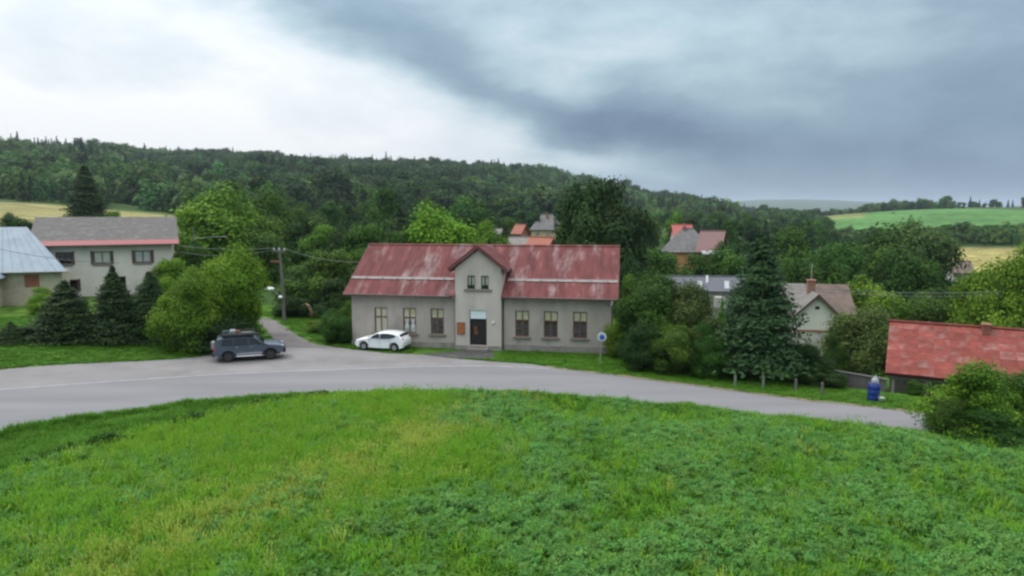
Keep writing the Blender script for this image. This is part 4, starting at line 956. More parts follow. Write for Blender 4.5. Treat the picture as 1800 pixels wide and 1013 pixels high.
for i in range(rows):
    for k in range(colsn):
        a, b_ = SLn * k / colsn, SLn * (k + 1) / colsn; c, d = i / rows, (i + 1) / rows + .012; d = min(d, 1)
        lift = .012 + .006 * ((i * 3 + k) % 3) + .004 * (rows - i)
        s_ = MB().slab([(a + .003, SD * c - (.04 if i == 0 else 0), ez_ + rr_ * c + lift + .012), (b_ + .02, SD * c - (.04 if i == 0 else 0), ez_ + rr_ * c + lift + .012), (b_ + .02, SD * d, ez_ + rr_ * d + lift), (a + .003, SD * d, ez_ + rr_ * d + lift)], .012)
        s_.build('roof_sheet', 'shed_red', sro)
MB().tube([(-.05, SD, ez_ + rr_ + .05), (SLn, SD, ez_ + rr_ + .05)], .09).build('ridge_cap', 'shed_red', sro)
for cx in (4.9, 7.6): MB().box(cx - .2, SD - .55, ez_ + rr_ - .8, cx + .2, SD + .05, ez_ + rr_ + .22).box(cx - .24, SD - .59, ez_ + rr_ + .22, cx + .24, SD + .09, ez_ + rr_ + .29).build('chimney', 'rust', sro)
for x in (.35, 2.0, 3.6, 5.4, 7.4, 9.5): MB().box(x, .35, -2.0, x + .14, .49, ez_ + .15).build('post', 'post_wood', shed)
MB().box(.3, .3, 2.0, 11.8, .52, 2.14).build('beam', 'post_wood', shed)
MB().box(0.2, SD, -2.5, SLn - .2, SD + .3, ez_ + rr_ - .3).build('wall', 'wood_grey', shed)
MB().box(2.1, .38, -.5, 3.55, .46, .75).build('plank_rail', 'post_wood', shed)
for k in range(5): MB().box(.6 + k * .28, .40, -.6, .82 + k * .28, .44, .5 + random.uniform(0, .3)).build('plank', 'wood_grey', shed)
# ---- concrete yard wall
wa = at_depth(1460, 652, 40.2); wb = at_depth(1558, 658, 37.9)
cw = empty('concrete_wall', (wa[0], wa[1], wa[2] - 2.2), math.atan2(wb[1] - wa[1], wb[0] - wa[0]), 'dark grey concrete yard wall running up to the red-roofed shed', 'wall')
wl = math.hypot(wb[0] - wa[0], wb[1] - wa[1]); npn = 3
for k in range(npn): MB().box(wl * k / npn + .01, 0, -1.5, wl * (k + 1) / npn - .01, .14, 2.2 - .03 * k).build('wall_panel', 'concrete', cw)
MB().box(-.06, -.04, 2.2, wl + .05, .18, 2.27).build('coping', 'concrete', cw)

# ------------------------------------------------------------------ vehicles
def side_loft(outline, W, belt, tumble, inset=.07, edge=.10):
    """solid from a side outline (x,z): rounded shoulders, sides leaning in above the belt line"""
    k = len(outline); cx = sum(p[0] for p in outline) / k; cz_ = sum(p[1] for p in outline) / k
    zs = [p[1] for p in outline]
    lay_ = [(-W/2, inset), (-W/2 + edge * .45, inset * .35), (-W/2 + edge, 0), (-W/6, -.012), (W/6, -.012), (W/2 - edge, 0), (W/2 - edge * .45, inset * .35), (W/2, inset)]
    v = []; f = []
    # inward offset along the polygon normals
    nrm = []
    for i in range(k):
        a, b_ = Vector(outline[i - 1]), Vector(outline[(i + 1) % k]); t_ = (b_ - a); n_ = Vector((t_[1], -t_[0])); n_ = n_ / (n_.length + 1e-9); nrm.append(n_)
    for y, ins in lay_:
        for i, p in enumerate(outline):
            x, z = p[0] - nrm[i][0] * ins, p[1] - nrm[i][1] * ins
            yy = y * (1 - tumble * max(0, z - belt)); v.append((x, yy, z))
    for j in range(len(lay_) - 1):
        for i in range(k): f.append((j*k + i, j*k + (i+1) % k, (j+1)*k + (i+1) % k, (j+1)*k + i))
    f.append(tuple(range(k - 1, -1, -1))); f.append(tuple((len(lay_) - 1) * k + i for i in range(k)))
    mb = MB(); mb.v = v; mb.f = f; return mb
def arch(cx, r, z0, hub, n=11):
    """wheel arch from front to rear along the underside (x decreasing)"""
    a0 = math.asin(max(-1, min(1, (z0 - hub) / r)))
    return [(cx + r * math.cos(a0 + (math.pi - 2 * a0) * k / (n - 1)), hub + r * math.sin(a0 + (math.pi - 2 * a0) * k / (n - 1))) for k in range(n)]
def wheel(parent, x, y, r, wd_, rim, side):
    w_ = MB().lathe([(r * .62, -wd_/2), (r * .9, -wd_/2), (r, -wd_/2 + .04), (r, wd_/2 - .04), (r * .9, wd_/2), (r * .62, wd_/2), (r * .6, wd_ * .3), (r * .6, -wd_ * .3), (r * .62, -wd_/2)], 28, 'y', cap=False).build('wheel', 'tyre', parent, True, (x, y, r))
    rm = MB().lathe([(r * .64, -.03), (r * .64, .0), (r * .56, -.02)], 24, 'y', (0, side * wd_ * .42, 0))
    for k in range(5):
        a = k * 2 * math.pi / 5 + .3; c, s_ = math.cos(a), math.sin(a)
        q = [(-.055, .02), (.055, .02), (.04, r * .6), (-.04, r * .6)]; pts = [(u * c - v_ * s_, u * s_ + v_ * c) for u, v_ in q]
        rm.prism(pts, 'y', side * wd_ * .40, side * wd_ * .48)
    rm.lathe([(r * .16, 0), (r * .15, side * .02)], 12, 'y', (0, side * wd_ * .47, 0)); rm.build('rim', rim, w_)
    MB().lathe([(r * .58, 0), (r * .57, side * .01)], 20, 'y', (0, side * wd_ * .2, 0)).build('hub_disc', rim, w_)
    return w_
def car(name, label, loc, rz_, S):
    e = empty(name, loc, rz_, label, 'car'); W = S['W']; belt, tum = S['belt'], S['tum']
    ob = side_loft(S['outline'], W, belt, tum, S.get('inset', .07), S.get('edge', .12)).build('body', S['paint'], e); smooth_by_angle(ob, 38)
    def ys(z, off=.006): return W / 2 * (1 - tum * max(0, z - belt)) + off
    for nm, poly in S['glass']:
        for s_ in (-1, 1):
            mb = MB(); k = len(poly)
            mb.v = [(x, s_ * ys(z), z) for x, z in poly] + [(x, s_ * ys(z, -.02), z) for x, z in poly]
            mb.f = [tuple(range(k)), tuple(range(2*k - 1, k - 1, -1))] + [(i, i + k, (i+1) % k + k, (i+1) % k) for i in range(k)]
            mb.build(nm, 'car_glass', e)
    for nm, (xa, za, xb, zb_), mrg in S['screens']:
        n_ = Vector((zb_ - za, 0, -(xb - xa))); n_ = n_ / n_.length * (.012 if S['sgn'][nm] > 0 else -.012)
        ya, yb = ys(za, -mrg), ys(zb_, -mrg)
        q = [(xa, -ya, za), (xa, ya, za), (xb, yb, zb_), (xb, -yb, zb_)]
        mb = MB(); mb.v = [(x + n_[0], y, z + n_[2]) for x, y, z in q] + [(x - n_[0], y, z - n_[2]) for x, y, z in q]
        mb.f = [(0, 1, 2, 3), (7, 6, 5, 4), (0, 4, 5, 1), (1, 5, 6, 2), (2, 6, 7, 3), (3, 7, 4, 0)]; mb.build(nm, 'car_glass', e)
    for x in S['wx']:
        for s_ in (-1, 1): wheel(e, x, s_ * (W / 2 - .13), S['wr'], .22, S['rim'], s_)
    # seams round the doors: thin dark grooves standing 1 mm proud
    for xa, za, xb, zb_ in S['seams']:
        for s_ in (-1, 1):
            MB().tube([(xa, s_ * ys(za, .001), za), ((xa+xb)/2, s_ * ys((za+zb_)/2, .001), (za+zb_)/2), (xb, s_ * ys(zb_, .001), zb_)], .007, 4).build('door_seam', 'car_plastic', e)
    for x, z in S['handles']:
        for s_ in (-1, 1): MB().box(x - .09, s_ * ys(z, .0) - .02, z - .018, x + .09, s_ * ys(z, .0) + .02, z + .018).build('door_handle', S.get('hmat', S['paint']), e)
    for s_ in (-1, 1): MB().box(S['mir'][0] - .06, s_ * (W / 2 + .09) - .09, S['mir'][1] - .07, S['mir'][0] + .06, s_ * (W / 2 + .09) + .07, S['mir'][1] + .07).build('wing_mirror', S.get('mirmat', S['paint']), e, bevel=.02)
    for nm, mt, bx in S['boxes']:
        for s_ in ((-1, 1) if bx[6] else (1,)):
            y0, y1 = sorted((s_ * bx[1], s_ * bx[4])); MB().box(bx[0], y0, bx[2], bx[3], y1, bx[5]).build(nm, mt, e, bevel=.015)
    MB().box(S['under'][0], -W / 2 + .16, S['under'][2], S['under'][1], W / 2 - .16, S['under'][2] + .2).build('underbody', 'car_plastic', e)
    return e
# white hatchback, nose to the left (local +x is the nose)
hz0 = .20; hr = .31
hatch = [(2.02, .34), (2.06, .50), (2.02, .68), (1.90, .80), (1.45, .925), (1.05, .99), (.92, 1.01), (.45, 1.28), (.18, 1.385), (-.2, 1.435), (-.7, 1.445), (-1.2, 1.40), (-1.62, 1.315), (-1.78, 1.10), (-1.93, .95), (-2.0, .86), (-2.01, .55), (-1.96, .30), (-1.75, .20)]
hatch += [(x - 1.24, max(z, hz0)) for x, z in arch(0, .365, .2, .31)][::-1] + [(-.4, .17), (.4, .17)] + [(x + 1.31, max(z, hz0)) for x, z in arch(0, .365, .2, .31)][::-1] + [(1.85, .22)]
S1 = dict(W=1.74, belt=.95, tum=.30, outline=hatch, paint='car_white', wr=hr, wx=(1.31, -1.24), rim='rim_silver',
    glass=[('side_window', [(.80, .985), (.42, 1.235), (.20, 1.325), (-.02, 1.345), (-.02, .965)]), ('side_window', [(-.09, .965), (-.09, 1.35), (-.75, 1.352), (-1.10, 1.31), (-1.38, 1.20), (-1.30, 1.10), (-.9, .99)])],
    screens=[('windscreen', (.98, 1.02, .22, 1.375), .12), ('rear_window', (-1.77, 1.12, -1.63, 1.305), .10)], sgn={'windscreen': 1, 'rear_window': 1},
    seams=[(-.055, .35, -.055, .95), (.82, .36, .86, .93), (-.85, .45, -.98, .95)], handles=[(.13, .86), (-.75, .88)], mir=(.66, 1.03),
    boxes=[('headlight', 'lamp_clear', (1.62, .52, .70, 1.93, .78, .80, 1)), ('tail_light', 'lamp_red', (-1.95, .56, .84, -1.72, .80, 1.02, 1)), ('bumper_grille', 'car_plastic', (1.98, -.5, .36, 2.07, .5, .5, 0)), ('rear_bumper_trim', 'car_plastic', (-2.02, -.6, .28, -1.95, .6, .40, 0)),
           ('number_plate', 'sign_white', (-2.03, -.26, .62, -2.0, .26, .73, 0)), ('fog_lamp', 'lamp_clear', (1.92, .55, .40, 2.0, .68, .48, 1))], under=(-1.7, 1.8, .14))
wn_, wf_ = np.array((-8.25, 48.55)), np.array((-10.85, 49.22))
dv = wf_ - wn_; ah = math.atan2(dv[1], dv[0]); mid = (wn_ + wf_) / 2 + np.array((math.sin(-ah + math.pi) , 0)) * 0
nrm_ = np.array((dv[1], -dv[0])); nrm_ /= np.linalg.norm(nrm_); nrm_ = nrm_ if nrm_[1] > 0 else -nrm_
ctr = mid + nrm_ * .80
car('white_hatchback', 'white hatchback parked nose-left beside the grey house wall', (ctr[0], ctr[1], hz(ctr[0], ctr[1]) + .03), ah, S1).scale = (.93, .93, .93)
# grey off-roader, nose to the right
sz0 = .42; sr_ = .39
suv = [(2.30, .55), (2.36, .72), (2.33, .98), (2.18, 1.08), (1.55, 1.17), (1.12, 1.20), (.98, 1.22), (.58, 1.62), (.38, 1.74), (-.3, 1.80), (-1.2, 1.80), (-1.95, 1.76), (-2.12, 1.70), (-2.26, 1.20), (-2.36, 1.02), (-2.38, .60), (-2.28, .48)]
suv += [(x - 1.42, max(z + .0, sz0)) for x, z in arch(0, .47, .42, .39)][::-1] + [(-.7, .40), (.7, .40)] + [(x + 1.42, max(z, sz0)) for x, z in arch(0, .47, .42, .39)][::-1] + [(2.15, .48)]
S2 = dict(W=1.86, belt=1.16, tum=.17, outline=suv, paint='car_grey', wr=sr_, wx=(1.42, -1.42), rim='rim_dark', inset=.06, edge=.12,
    glass=[('side_window', [(.86, 1.22), (.52, 1.56), (.36, 1.65), (.0, 1.68), (.0, 1.20)]), ('side_window', [(-.08, 1.20), (-.08, 1.68), (-.98, 1.69), (-.98, 1.20)]), ('side_window', [(-1.06, 1.20), (-1.06, 1.68), (-1.78, 1.66), (-1.86, 1.22)])],
    screens=[('windscreen', (1.02, 1.23, .44, 1.715), .12), ('rear_window', (-2.245, 1.26, -2.135, 1.66), .14)], sgn={'windscreen': 1, 'rear_window': 1},
    seams=[(-.04, .5, -.04, 1.16), (.95, .55, .98, 1.16), (-1.0, .9, -1.02, 1.18)], handles=[(.14, 1.05), (-.86, 1.06)], mir=(.74, 1.27), mirmat='car_plastic', hmat='chrome',
    boxes=[('headlight', 'lamp_clear', (2.10, .58, .86, 2.34, .86, 1.04, 1)), ('tail_light', 'lamp_red', (-2.37, .70, .82, -2.26, .92, 1.14, 1)), ('bull_bar', 'car_plastic', (2.26, -.8, .46, 2.50, .8, .84, 0)), ('side_step', 'chrome', (-.86, .86, .36, .86, 1.0, .44, 1)),
           ('sill_trim', 'metal_grey', (-.86, .90, .50, .86, .945, .62, 1)), ('rear_bumper', 'car_plastic', (-2.48, -.85, .46, -2.30, .85, .66, 0)), ('number_plate', 'sign_white', (-2.41, -.26, .76, -2.37, .26, .88, 0)), ('spare_wheel_cover', 'metal_grey', (-2.54, -.42, .92, -2.30, .30, 1.42, 0)),
           ('roof_rack', 'car_plastic', (-1.85, -.70, 1.90, .40, .70, 1.95, 0)), ('rack_leg', 'car_plastic', (-1.55, .66, 1.76, -1.45, .72, 1.91, 1)), ('rack_leg', 'car_plastic', (-.15, .66, 1.76, -.05, .72, 1.91, 1)), ('rack_rail', 'car_plastic', (-1.85, .68, 1.95, .45, .72, 2.06, 1)), ('rack_leg', 'car_plastic', (-.85, .66, 1.76, -.75, .72, 1.91, 1)),
           ('awning_case', 'car_plastic', (-1.75, -.90, 1.86, .50, -.74, 2.02, 0)), ('jerry_can', 'canister_green', (-1.75, -.5, 1.96, -1.35, -.2, 2.22, 0)), ('kit_box', 'metal_grey', (-1.28, -.5, 1.96, -.9, .3, 2.20, 0)), ('kit_bag', 'bag_red', (-.86, -.5, 1.96, -.62, .0, 2.16, 0)), ('roof_board', 'wood_grey', (-.5, -.45, 1.96, .2, -.1, 2.03, 0))], under=(-2.1, 2.1, .36))
ang = R(20); ct = np.array((-17.85, 46.3))
sv_ = car('grey_off_roader', 'dark grey off-road car with a loaded roof rack parked at the lay-by', (ct[0], ct[1], hz(ct[0], ct[1]) + .03), ang, S2)
sv_.scale = (.93, .93, .93)
MB().tube([(1.3, -.94, 1.08), (1.0, -.93, 1.22), (.62, -.84, 1.66), (.56, -.83, 1.86)], .045, 8).build('snorkel', 'car_plastic', sv_); MB().box(.5, -.92, 1.84, .68, -.76, 2.02).build('snorkel_head', 'car_plastic', sv_, bevel=.02)
for x in (1.42, -1.42):
    for s_ in (-1, 1):
        q = MB(); pts = arch(0, .53, .40, .39); pin = arch(0, .47, .40, .39)
        for i in range(len(pts) - 1):
            poly = [pts[i], pts[i + 1], pin[i + 1], pin[i]]; q.prism([(x + p[0], p[1]) for p in poly], 'y', s_ * .90, s_ * .975)
        q.build('wheel_arch_flare', 'car_grey' if x < 0 else 'car_plastic', sv_)

# ------------------------------------------------------------------ street furniture
sg = on_flat(1057, 640); so_ = empty('bus_stop_sign', (sg[0], sg[1], hz(*sg)), R(-8), 'round white sign with a blue centre on a thin post', 'sign')
MB().tube([(-.08, 0, -.1), (0, 0, 2.15)], .035, 8).build('post', 'post_wood', so_)
pl = MB().lathe([(.30, -.015), (.30, .015)], 28, 'y', (0.02, -.05, 1.83)).build('plate', 'sign_white', so_); pl.data.transform(__import__('mathutils').Matrix.Identity(4))
MB().lathe([(.18, -.004), (.18, .004)], 24, 'y', (.02, -.071, 1.80)).build('blue_disc', 'sign_blue', pl)
PX, PY = at_depth(500, 570, 60)[0], 60.0; pz = hz(PX, PY)
ptop = at_depth(495, 434, 60)[2]; up = empty('utility_pole', (PX, PY, pz), 0, 'weathered utility pole with a lamp arm beside the gravel lane', 'pole')
hp = ptop - pz
MB().tube([(0, 0, -.5), (-.05, 0, hp * .5), (-.2, 0, hp)], .15, 10, .10).build('shaft', 'pole_wood', up)
MB().box(-.75, -.12, hp - .45, .35, -.02, hp - .33).build('crossarm', 'pole_wood', up)
for x in (-.65, -.2, .25): MB().lathe([(.03, 0), (.07, .05), (.05, .12), (.07, .17), (.03, .22)], 10, 'z', (x, -.07, hp - .33)).build('insulator', 'insulator', up, True)
MB().box(-1.0, -.08, hp - 1.35, -.1, .02, hp - 1.2).build('bracket', 'rust', up)
lzz = at_depth(474, 508, 60)[2] - pz
la = MB().tube([(-.12, -.1, lzz - .75), (-.45, -.15, lzz - .45), (-.85, -.15, lzz - .05)], .03, 6).build('lamp_arm', 'metal_grey', up)
MB().lathe([(.02, .22), (.2, .19), (.42, .06), (.44, .0), (.30, -.10), (.05, -.16)], 20, 'z', (-1.15, -.15, lzz)).build('lamp_head', 'white_plastic', la, True)
MB().lathe([(.05, -.12), (.17, -.06), (.18, .08), (.06, .14)], 14, 'z', (-.2, -.2, lzz - .72)).build('white_box', 'white_plastic', up, True)
def sag(a, b_, s_, n=18):
    a, b_ = Vector(a), Vector(b_); return [a.lerp(b_, k / n) - Vector((0, 0, s_ * 4 * (k / n) * (1 - k / n))) for k in range(n + 1)]
top = Vector((PX - .2, PY, pz + hp))
def wire(pts, label, r=.022): tag(MB().tube(pts, r, 5).build('overhead_wire', 'wire'), label, 'wire', 'overhead wires')
wire(sag(top + Vector((-.45, -.07, -.12)), at_depth(306, 431, 70), .25), 'upper overhead wire from the utility pole to the two-storey house')
wire(sag(top + Vector((0, -.07, -.15)), at_depth(306, 441, 70), .55), 'lower overhead wire from the utility pole to the two-storey house')
wire(sag(top + Vector((.45, -.07, -.12)), at_depth(640, 461, 57), .35), 'overhead wire from the utility pole to the long red-roofed house')
wire(sag(at_depth(1370, 501, 62), at_depth(1760, 513, 56), .35), 'upper overhead wire crossing right of the blue spruce', .026)
wire(sag(at_depth(1370, 505, 62), at_depth(1760, 519, 56), .4), 'lower overhead wire crossing right of the blue spruce', .022)
wire(sag(at_depth(-10, 436, 56), at_depth(210, 462, 62), .3), 'overhead wire crossing before the pale metal barn roof', .02)
# fence posts by the verge on the right
for px, py, lb_ in ((1297, 684, 'pale fence post on the verge left of the blue spruce trunk'), (1347, 687, 'pale fence post on the verge right of the blue spruce trunk'), (1405, 693, 'dim fence post before the low hedge'), (1452, 700, 'dim fence post near the end of the low hedge')):
    q = on_flat(px, py); dim = 'dim' in lb_
    po = empty('fence_post', (q[0], q[1] + .5, hz(q[0], q[1] + .5)), 0, lb_, 'post', 'fence posts along the verge')
    MB().box(-.055, -.055, -.3, .055, .055, .68).build('shaft', 'pole_wood' if dim else 'post_white', po, bevel=.01); MB().prism([(-.06, .68), (.06, .68), (0, .74)], 'y', -.055, .055).build('cap', 'pole_wood' if dim else 'post_white', po)
q = on_flat(1535, 705); br = empty('blue_barrel', (q[0], q[1], hz(*q)), 0, 'blue plastic barrel standing before the concrete wall', 'barrel')
MB().lathe([(.25, 0), (.29, .03), (.30, .28), (.285, .3), (.30, .32), (.30, .6), (.285, .62), (.30, .64), (.29, .88), (.25, .92)], 20).build('body', 'barrel_blue', br, True)
MB().lathe([(.27, .90), (.27, .94), (.2, .95)], 20).build('rim', 'barrel_blue', br, True)
bz = empty('pale_sack', (q[0] + .05, q[1] + .02, hz(*q) + .93), 0, 'pale crumpled sack on top of the blue barrel', 'sack')
MB().lathe([(.14, 0), (.2, .05), (.17, .14), (.18, .22), (.10, .3), (.05, .36)], 9, 'z').build('body', 'sack_pale', bz, True); MB().lathe([(.05, .33), (.08, .4)], 7).build('neck', 'sack_pale', bz)
q = on_flat(1549, 708); bk = empty('bucket', (q[0], q[1], hz(*q)), 0, 'small pale bucket on the grass beside the blue barrel', 'bucket')
MB().lathe([(.13, 0), (.17, .26), (.18, .27), (.15, .25), (.11, .03)], 16).build('body', 'bucket', bk, True); MB().tube([(-.17, 0, .26), (-.1, 0, .4), (.1, 0, .4), (.17, 0, .26)], .008).build('handle', 'metal_grey', bk)
# rustic wooden arch in the garden behind the lawn
q = at_depth(538, 565, 62); ar = empty('garden_arch', (q[0], 62, hz(q[0], 62)), R(-10), 'pale wooden garden arch behind the lawn by the pole', 'arch')
MB().tube([(.6, 0, 0), (.58, 0, .6), (.3, 0, 1.15), (.0, 0, 1.3)], .15, 8, .12).build('right_half', 'arch_wood', ar, True); MB().tube([(-.75, 0, 0), (-.75, 0, .6), (-.5, 0, 1.1), (.0, 0, 1.28)], .07, 8, .07).build('left_half', 'arch_wood', ar, True)
# tv aerial on the far side of the big round tree
q = at_depth(341, 432, 72); ae = empty('aerial_mast', (q[0], 72, hz(q[0], 72)), 0, 'thin aerial mast in front of the big round tree', 'aerial')
hh_ = at_depth(341, 400, 72)[2] - hz(q[0], 72); MB().tube([(0, 0, 0), (0, 0, hh_)], .07, 6, .05).build('mast', 'pole_wood', ae); MB().tube([(1.8, 0, hh_ - 1.0), (3.4, 0, hh_ - .95)], .03).tube([(0, 0, hh_ - 1.15), (1.8, 0, hh_ - 1.0)], .02).build('boom', 'metal_grey', ae)
for k in range(4): MB().tube([(1.9 + k * .45, -.6, hh_ - 1.0 + k * .03), (1.9 + k * .45, .6, hh_ - 1.0 + k * .03)], .02).build('element', 'metal_grey', ae)

# ------------------------------------------------------------------ trees and shrubs one can tell apart
T = tree
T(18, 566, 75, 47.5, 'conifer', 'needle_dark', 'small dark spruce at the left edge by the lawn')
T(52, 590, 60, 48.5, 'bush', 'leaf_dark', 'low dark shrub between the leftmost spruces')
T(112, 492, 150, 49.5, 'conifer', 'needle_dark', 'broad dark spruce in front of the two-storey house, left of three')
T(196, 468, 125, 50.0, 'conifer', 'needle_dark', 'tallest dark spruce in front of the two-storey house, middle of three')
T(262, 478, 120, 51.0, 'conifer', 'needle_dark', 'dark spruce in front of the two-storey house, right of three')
T(150, 560, 110, 50.5, 'bush', 'leaf_dark', 'dark undergrowth shrub between the left and middle spruces')
T(232, 555, 100, 51.0, 'bush', 'leaf_dark', 'dark undergrowth shrub between the middle and right spruces')
T(76, 506, 62, 57, 'bush', 'leaf_bright', 'yellow-green round bush below the pale metal barn')
T(326, 474, 118, 48.8, 'bush', 'leaf_fresh', 'leafy fresh-green tree left behind the grey off-roader', 'broadleaf_tree', 'tree')
T(404, 434, 130, 52.5, 'round', 'leaf_bright', 'tall yellow-green tree behind the grey off-roader', 'broadleaf_tree', 'tree')
T(375, 545, 150, 49.5, 'bush', 'leaf_dark', 'shaded lower thicket behind the grey off-roader roof')
T(425, 515, 64, 54, 'bush', 'leaf_fresh', 'fresh-green bush left of the lamp arm')
T(372, 333, 168, 82, 'round', 'leaf_fresh', 'big round light-green tree right of the two-storey house', base=.05)
T(455, 398, 110, 80, 'round', 'leaf_mid', 'mid-green tree between the big round tree and the pole', base=.02)
T(330, 425, 70, 70, 'bush', 'leaf_mid', 'bush at the right end of the two-storey house')
T(300, 455, 70, 66, 'bush', 'leaf_fresh', 'small green bush beside the right wall of the two-storey house')
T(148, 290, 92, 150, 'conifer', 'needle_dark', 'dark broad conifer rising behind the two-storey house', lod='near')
T(28, 376, 62, 92, 'bush', 'leaf_dark', 'dark bush above the pale metal barn roof')
T(198, 372, 34, 128, 'bush', 'leaf_fresh', 'small bright bush at the foot of the dark conifer')
T(540, 468, 120, 68, 'bush', 'leaf_mid', 'rounded garden tree right of the utility pole', 'broadleaf_tree', 'tree')
T(520, 520, 60, 62.5, 'bush', 'leaf_dark', 'dark bush right of the utility pole foot')
T(585, 440, 110, 66, 'bush', 'leaf_mid', 'green tree against the left gable of the long house', 'broadleaf_tree', 'tree')
T(590, 490, 90, 62, 'bush', 'leaf_dark', 'dark shrub under the left roof edge of the long house')
T(592, 546, 74, 52.0, 'bush', 'leaf_mid', 'rounded shrub at the left corner of the long house')
T(560, 565, 50, 56.0, 'bush', 'leaf_fresh', 'small light shrub on the lawn left of the long house')
T(610, 530, 50, 55.0, 'bush', 'leaf_fresh', 'light-green shrub behind the left corner of the long house')
T(492, 545, 34, 62, 'bush', 'leaf_dark', 'low dark plant at the foot of the utility pole')
T(775, 365, 150, 84, 'round', 'leaf_bright', 'round bright-green tree just above the red roof left of the gable', base=.02)
T(700, 408, 80, 82, 'bush', 'leaf_mid', 'darker tree at the left shoulder of the bright round tree', 'broadleaf_tree', 'tree')
T(858, 392, 80, 88, 'round', 'leaf_fresh', 'green tree right of the bright round tree above the gable', base=.02)
T(640, 395, 90, 90, 'bush', 'leaf_mid', 'tree above the left end of the red ridge', 'broadleaf_tree', 'tree')
T(1030, 322, 112, 78, 'tall', 'leaf_dark', 'left of two tall dark trees above the right half of the red roof', base=.0)
T(1090, 322, 122, 76, 'tall', 'leaf_dark', 'right of two tall dark trees above the right half of the red roof', base=.0)
T(1060, 380, 130, 74, 'bush', 'leaf_dark', 'dark lower crown between the two tall dark trees', 'broadleaf_tree', 'tree')
T(992, 418, 50, 84, 'bush', 'leaf_dark', 'dark small tree below the hipped grey roof', 'broadleaf_tree', 'tree')
T(1116, 455, 70, 62, 'bush', 'leaf_dark', 'dark shrub past the right roof end of the long house')
T(1186, 373, 46, 175, 'round', 'leaf_fresh', 'light-green round tree behind the orange-walled house')
T(1110, 486, 60, 58, 'bush', 'leaf_fresh', 'fresh-green bush just right of the red roof')
T(1092, 562, 70, 47.2, 'bush', 'leaf_fresh', 'light-green shrub behind the round blue sign')
T(1152, 486, 145, 46.0, 'bush', 'leaf_mid', 'big dense shrub right of the round blue sign', 'broadleaf_tree', 'tree')
T(1214, 500, 132, 44.8, 'bush', 'leaf_olive', 'big pale-olive shrub left of the blue spruce')
T(1134, 566, 90, 43.4, 'bush', 'leaf_dark', 'low dark shrub at the roadside right of the sign')
T(1190, 574, 92, 41.9, 'bush', 'leaf_mid', 'low leafy shrub at the roadside below the olive shrub')
T(1246, 570, 76, 41.2, 'bush', 'leaf_mid', 'low shrub at the roadside left of the blue spruce')
T(1244, 508, 26, 58, 'conifer', 'needle_dark', 'slim dark cypress left of the blue spruce', 'cypress', 'cypress')
T(1270, 520, 30, 57, 'conifer', 'leaf_fresh', 'slim bright cypress touching the blue spruce', 'cypress', 'cypress')
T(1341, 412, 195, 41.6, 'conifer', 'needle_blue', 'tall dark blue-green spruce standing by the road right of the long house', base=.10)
T(1300, 655, 30, 40.6, 'bush', 'leaf_mid', 'small sapling beside the pale fence post')
T(1412, 604, 90, 40.6, 'bush', 'leaf_dark', 'dark shrub right of the blue spruce trunk')
T(1446, 632, 80, 39.4, 'bush', 'leaf_dark', 'low dark hedge shrub left of the concrete wall')
T(1474, 668, 36, 38.6, 'bush', 'leaf_dark', 'small dark shrub against the concrete wall')
T(1522, 542, 138, 47.0, 'bush', 'leaf_olive', 'pale-green spreading tree between the gabled house and the red shed', 'broadleaf_tree', 'tree')
T(1470, 590, 60, 46, 'bush', 'leaf_mid', 'green shrub below the cream gable')
T(1540, 490, 130, 72, 'bush', 'leaf_fresh', 'rounded green tree right of the brown roof', 'broadleaf_tree', 'tree')
T(1650, 528, 100, 66, 'bush', 'leaf_mid', 'green tree above the red shed roof', 'broadleaf_tree', 'tree')
T(1695, 520, 80, 70, 'bush', 'leaf_dark', 'dark tree above the right part of the red shed roof', 'broadleaf_tree', 'tree')
T(1768, 436, 160, 58, 'bush', 'leaf_fresh', 'large light-green tree behind the red shed at the right edge', 'broadleaf_tree', 'tree')
T(1725, 512, 80, 62, 'bush', 'leaf_fresh', 'left lobe tree beside the large light-green tree at the right edge', 'broadleaf_tree', 'tree')
T(1400, 402, 120, 104, 'bush', 'leaf_mid', 'green tree rising right behind the blue spruce tip', 'broadleaf_tree', 'tree')
T(1462, 430, 120, 96, 'round', 'leaf_mid', 'rounded tree above the gabled house chimney', base=0)
T(1545, 402, 150, 105, 'round', 'leaf_mid', 'broad rounded tree right of the chimney', base=0)
T(1618, 392, 140, 118, 'round', 'leaf_olive', 'tall olive-green tree left of the pale field', base=0)
T(1598, 440, 110, 92, 'bush', 'leaf_mid', 'mid-green tree under the tall olive-green one', 'broadleaf_tree', 'tree')
T(1160, 440, 90, 88, 'bush', 'leaf_mid', 'tree under the orange wall of the grey-roofed house', 'broadleaf_tree', 'tree')
T(1222, 448, 90, 90, 'bush', 'leaf_mid', 'tree below the grey roof and left of the white carport', 'broadleaf_tree', 'tree')
T(1285, 430, 100, 96, 'bush', 'leaf_mid', 'tree between the pink roof and the blue spruce', 'broadleaf_tree', 'tree')
T(1120, 420, 60, 95, 'bush', 'leaf_dark', 'dark tree left of the orange-walled house', 'broadleaf_tree', 'tree')
T(1716, 636, 170, 29.5, 'bush', 'leaf_fresh', 'large leafy bush at the right edge beside the road')
T(1780, 648, 150, 30.0, 'bush', 'leaf_mid', 'right half of the roadside bush cut by the frame edge')
T(1668, 700, 80, 29.0, 'bush', 'leaf_mid', 'left low lobe of the roadside bush over the road edge')
T(1735, 720, 150, 28.2, 'bush', 'leaf_mid', 'darker lower front of the roadside bush')
T(1612, 672, 36, 37.4, 'bush', 'leaf_mid', 'small climbing shrub between the shed posts')

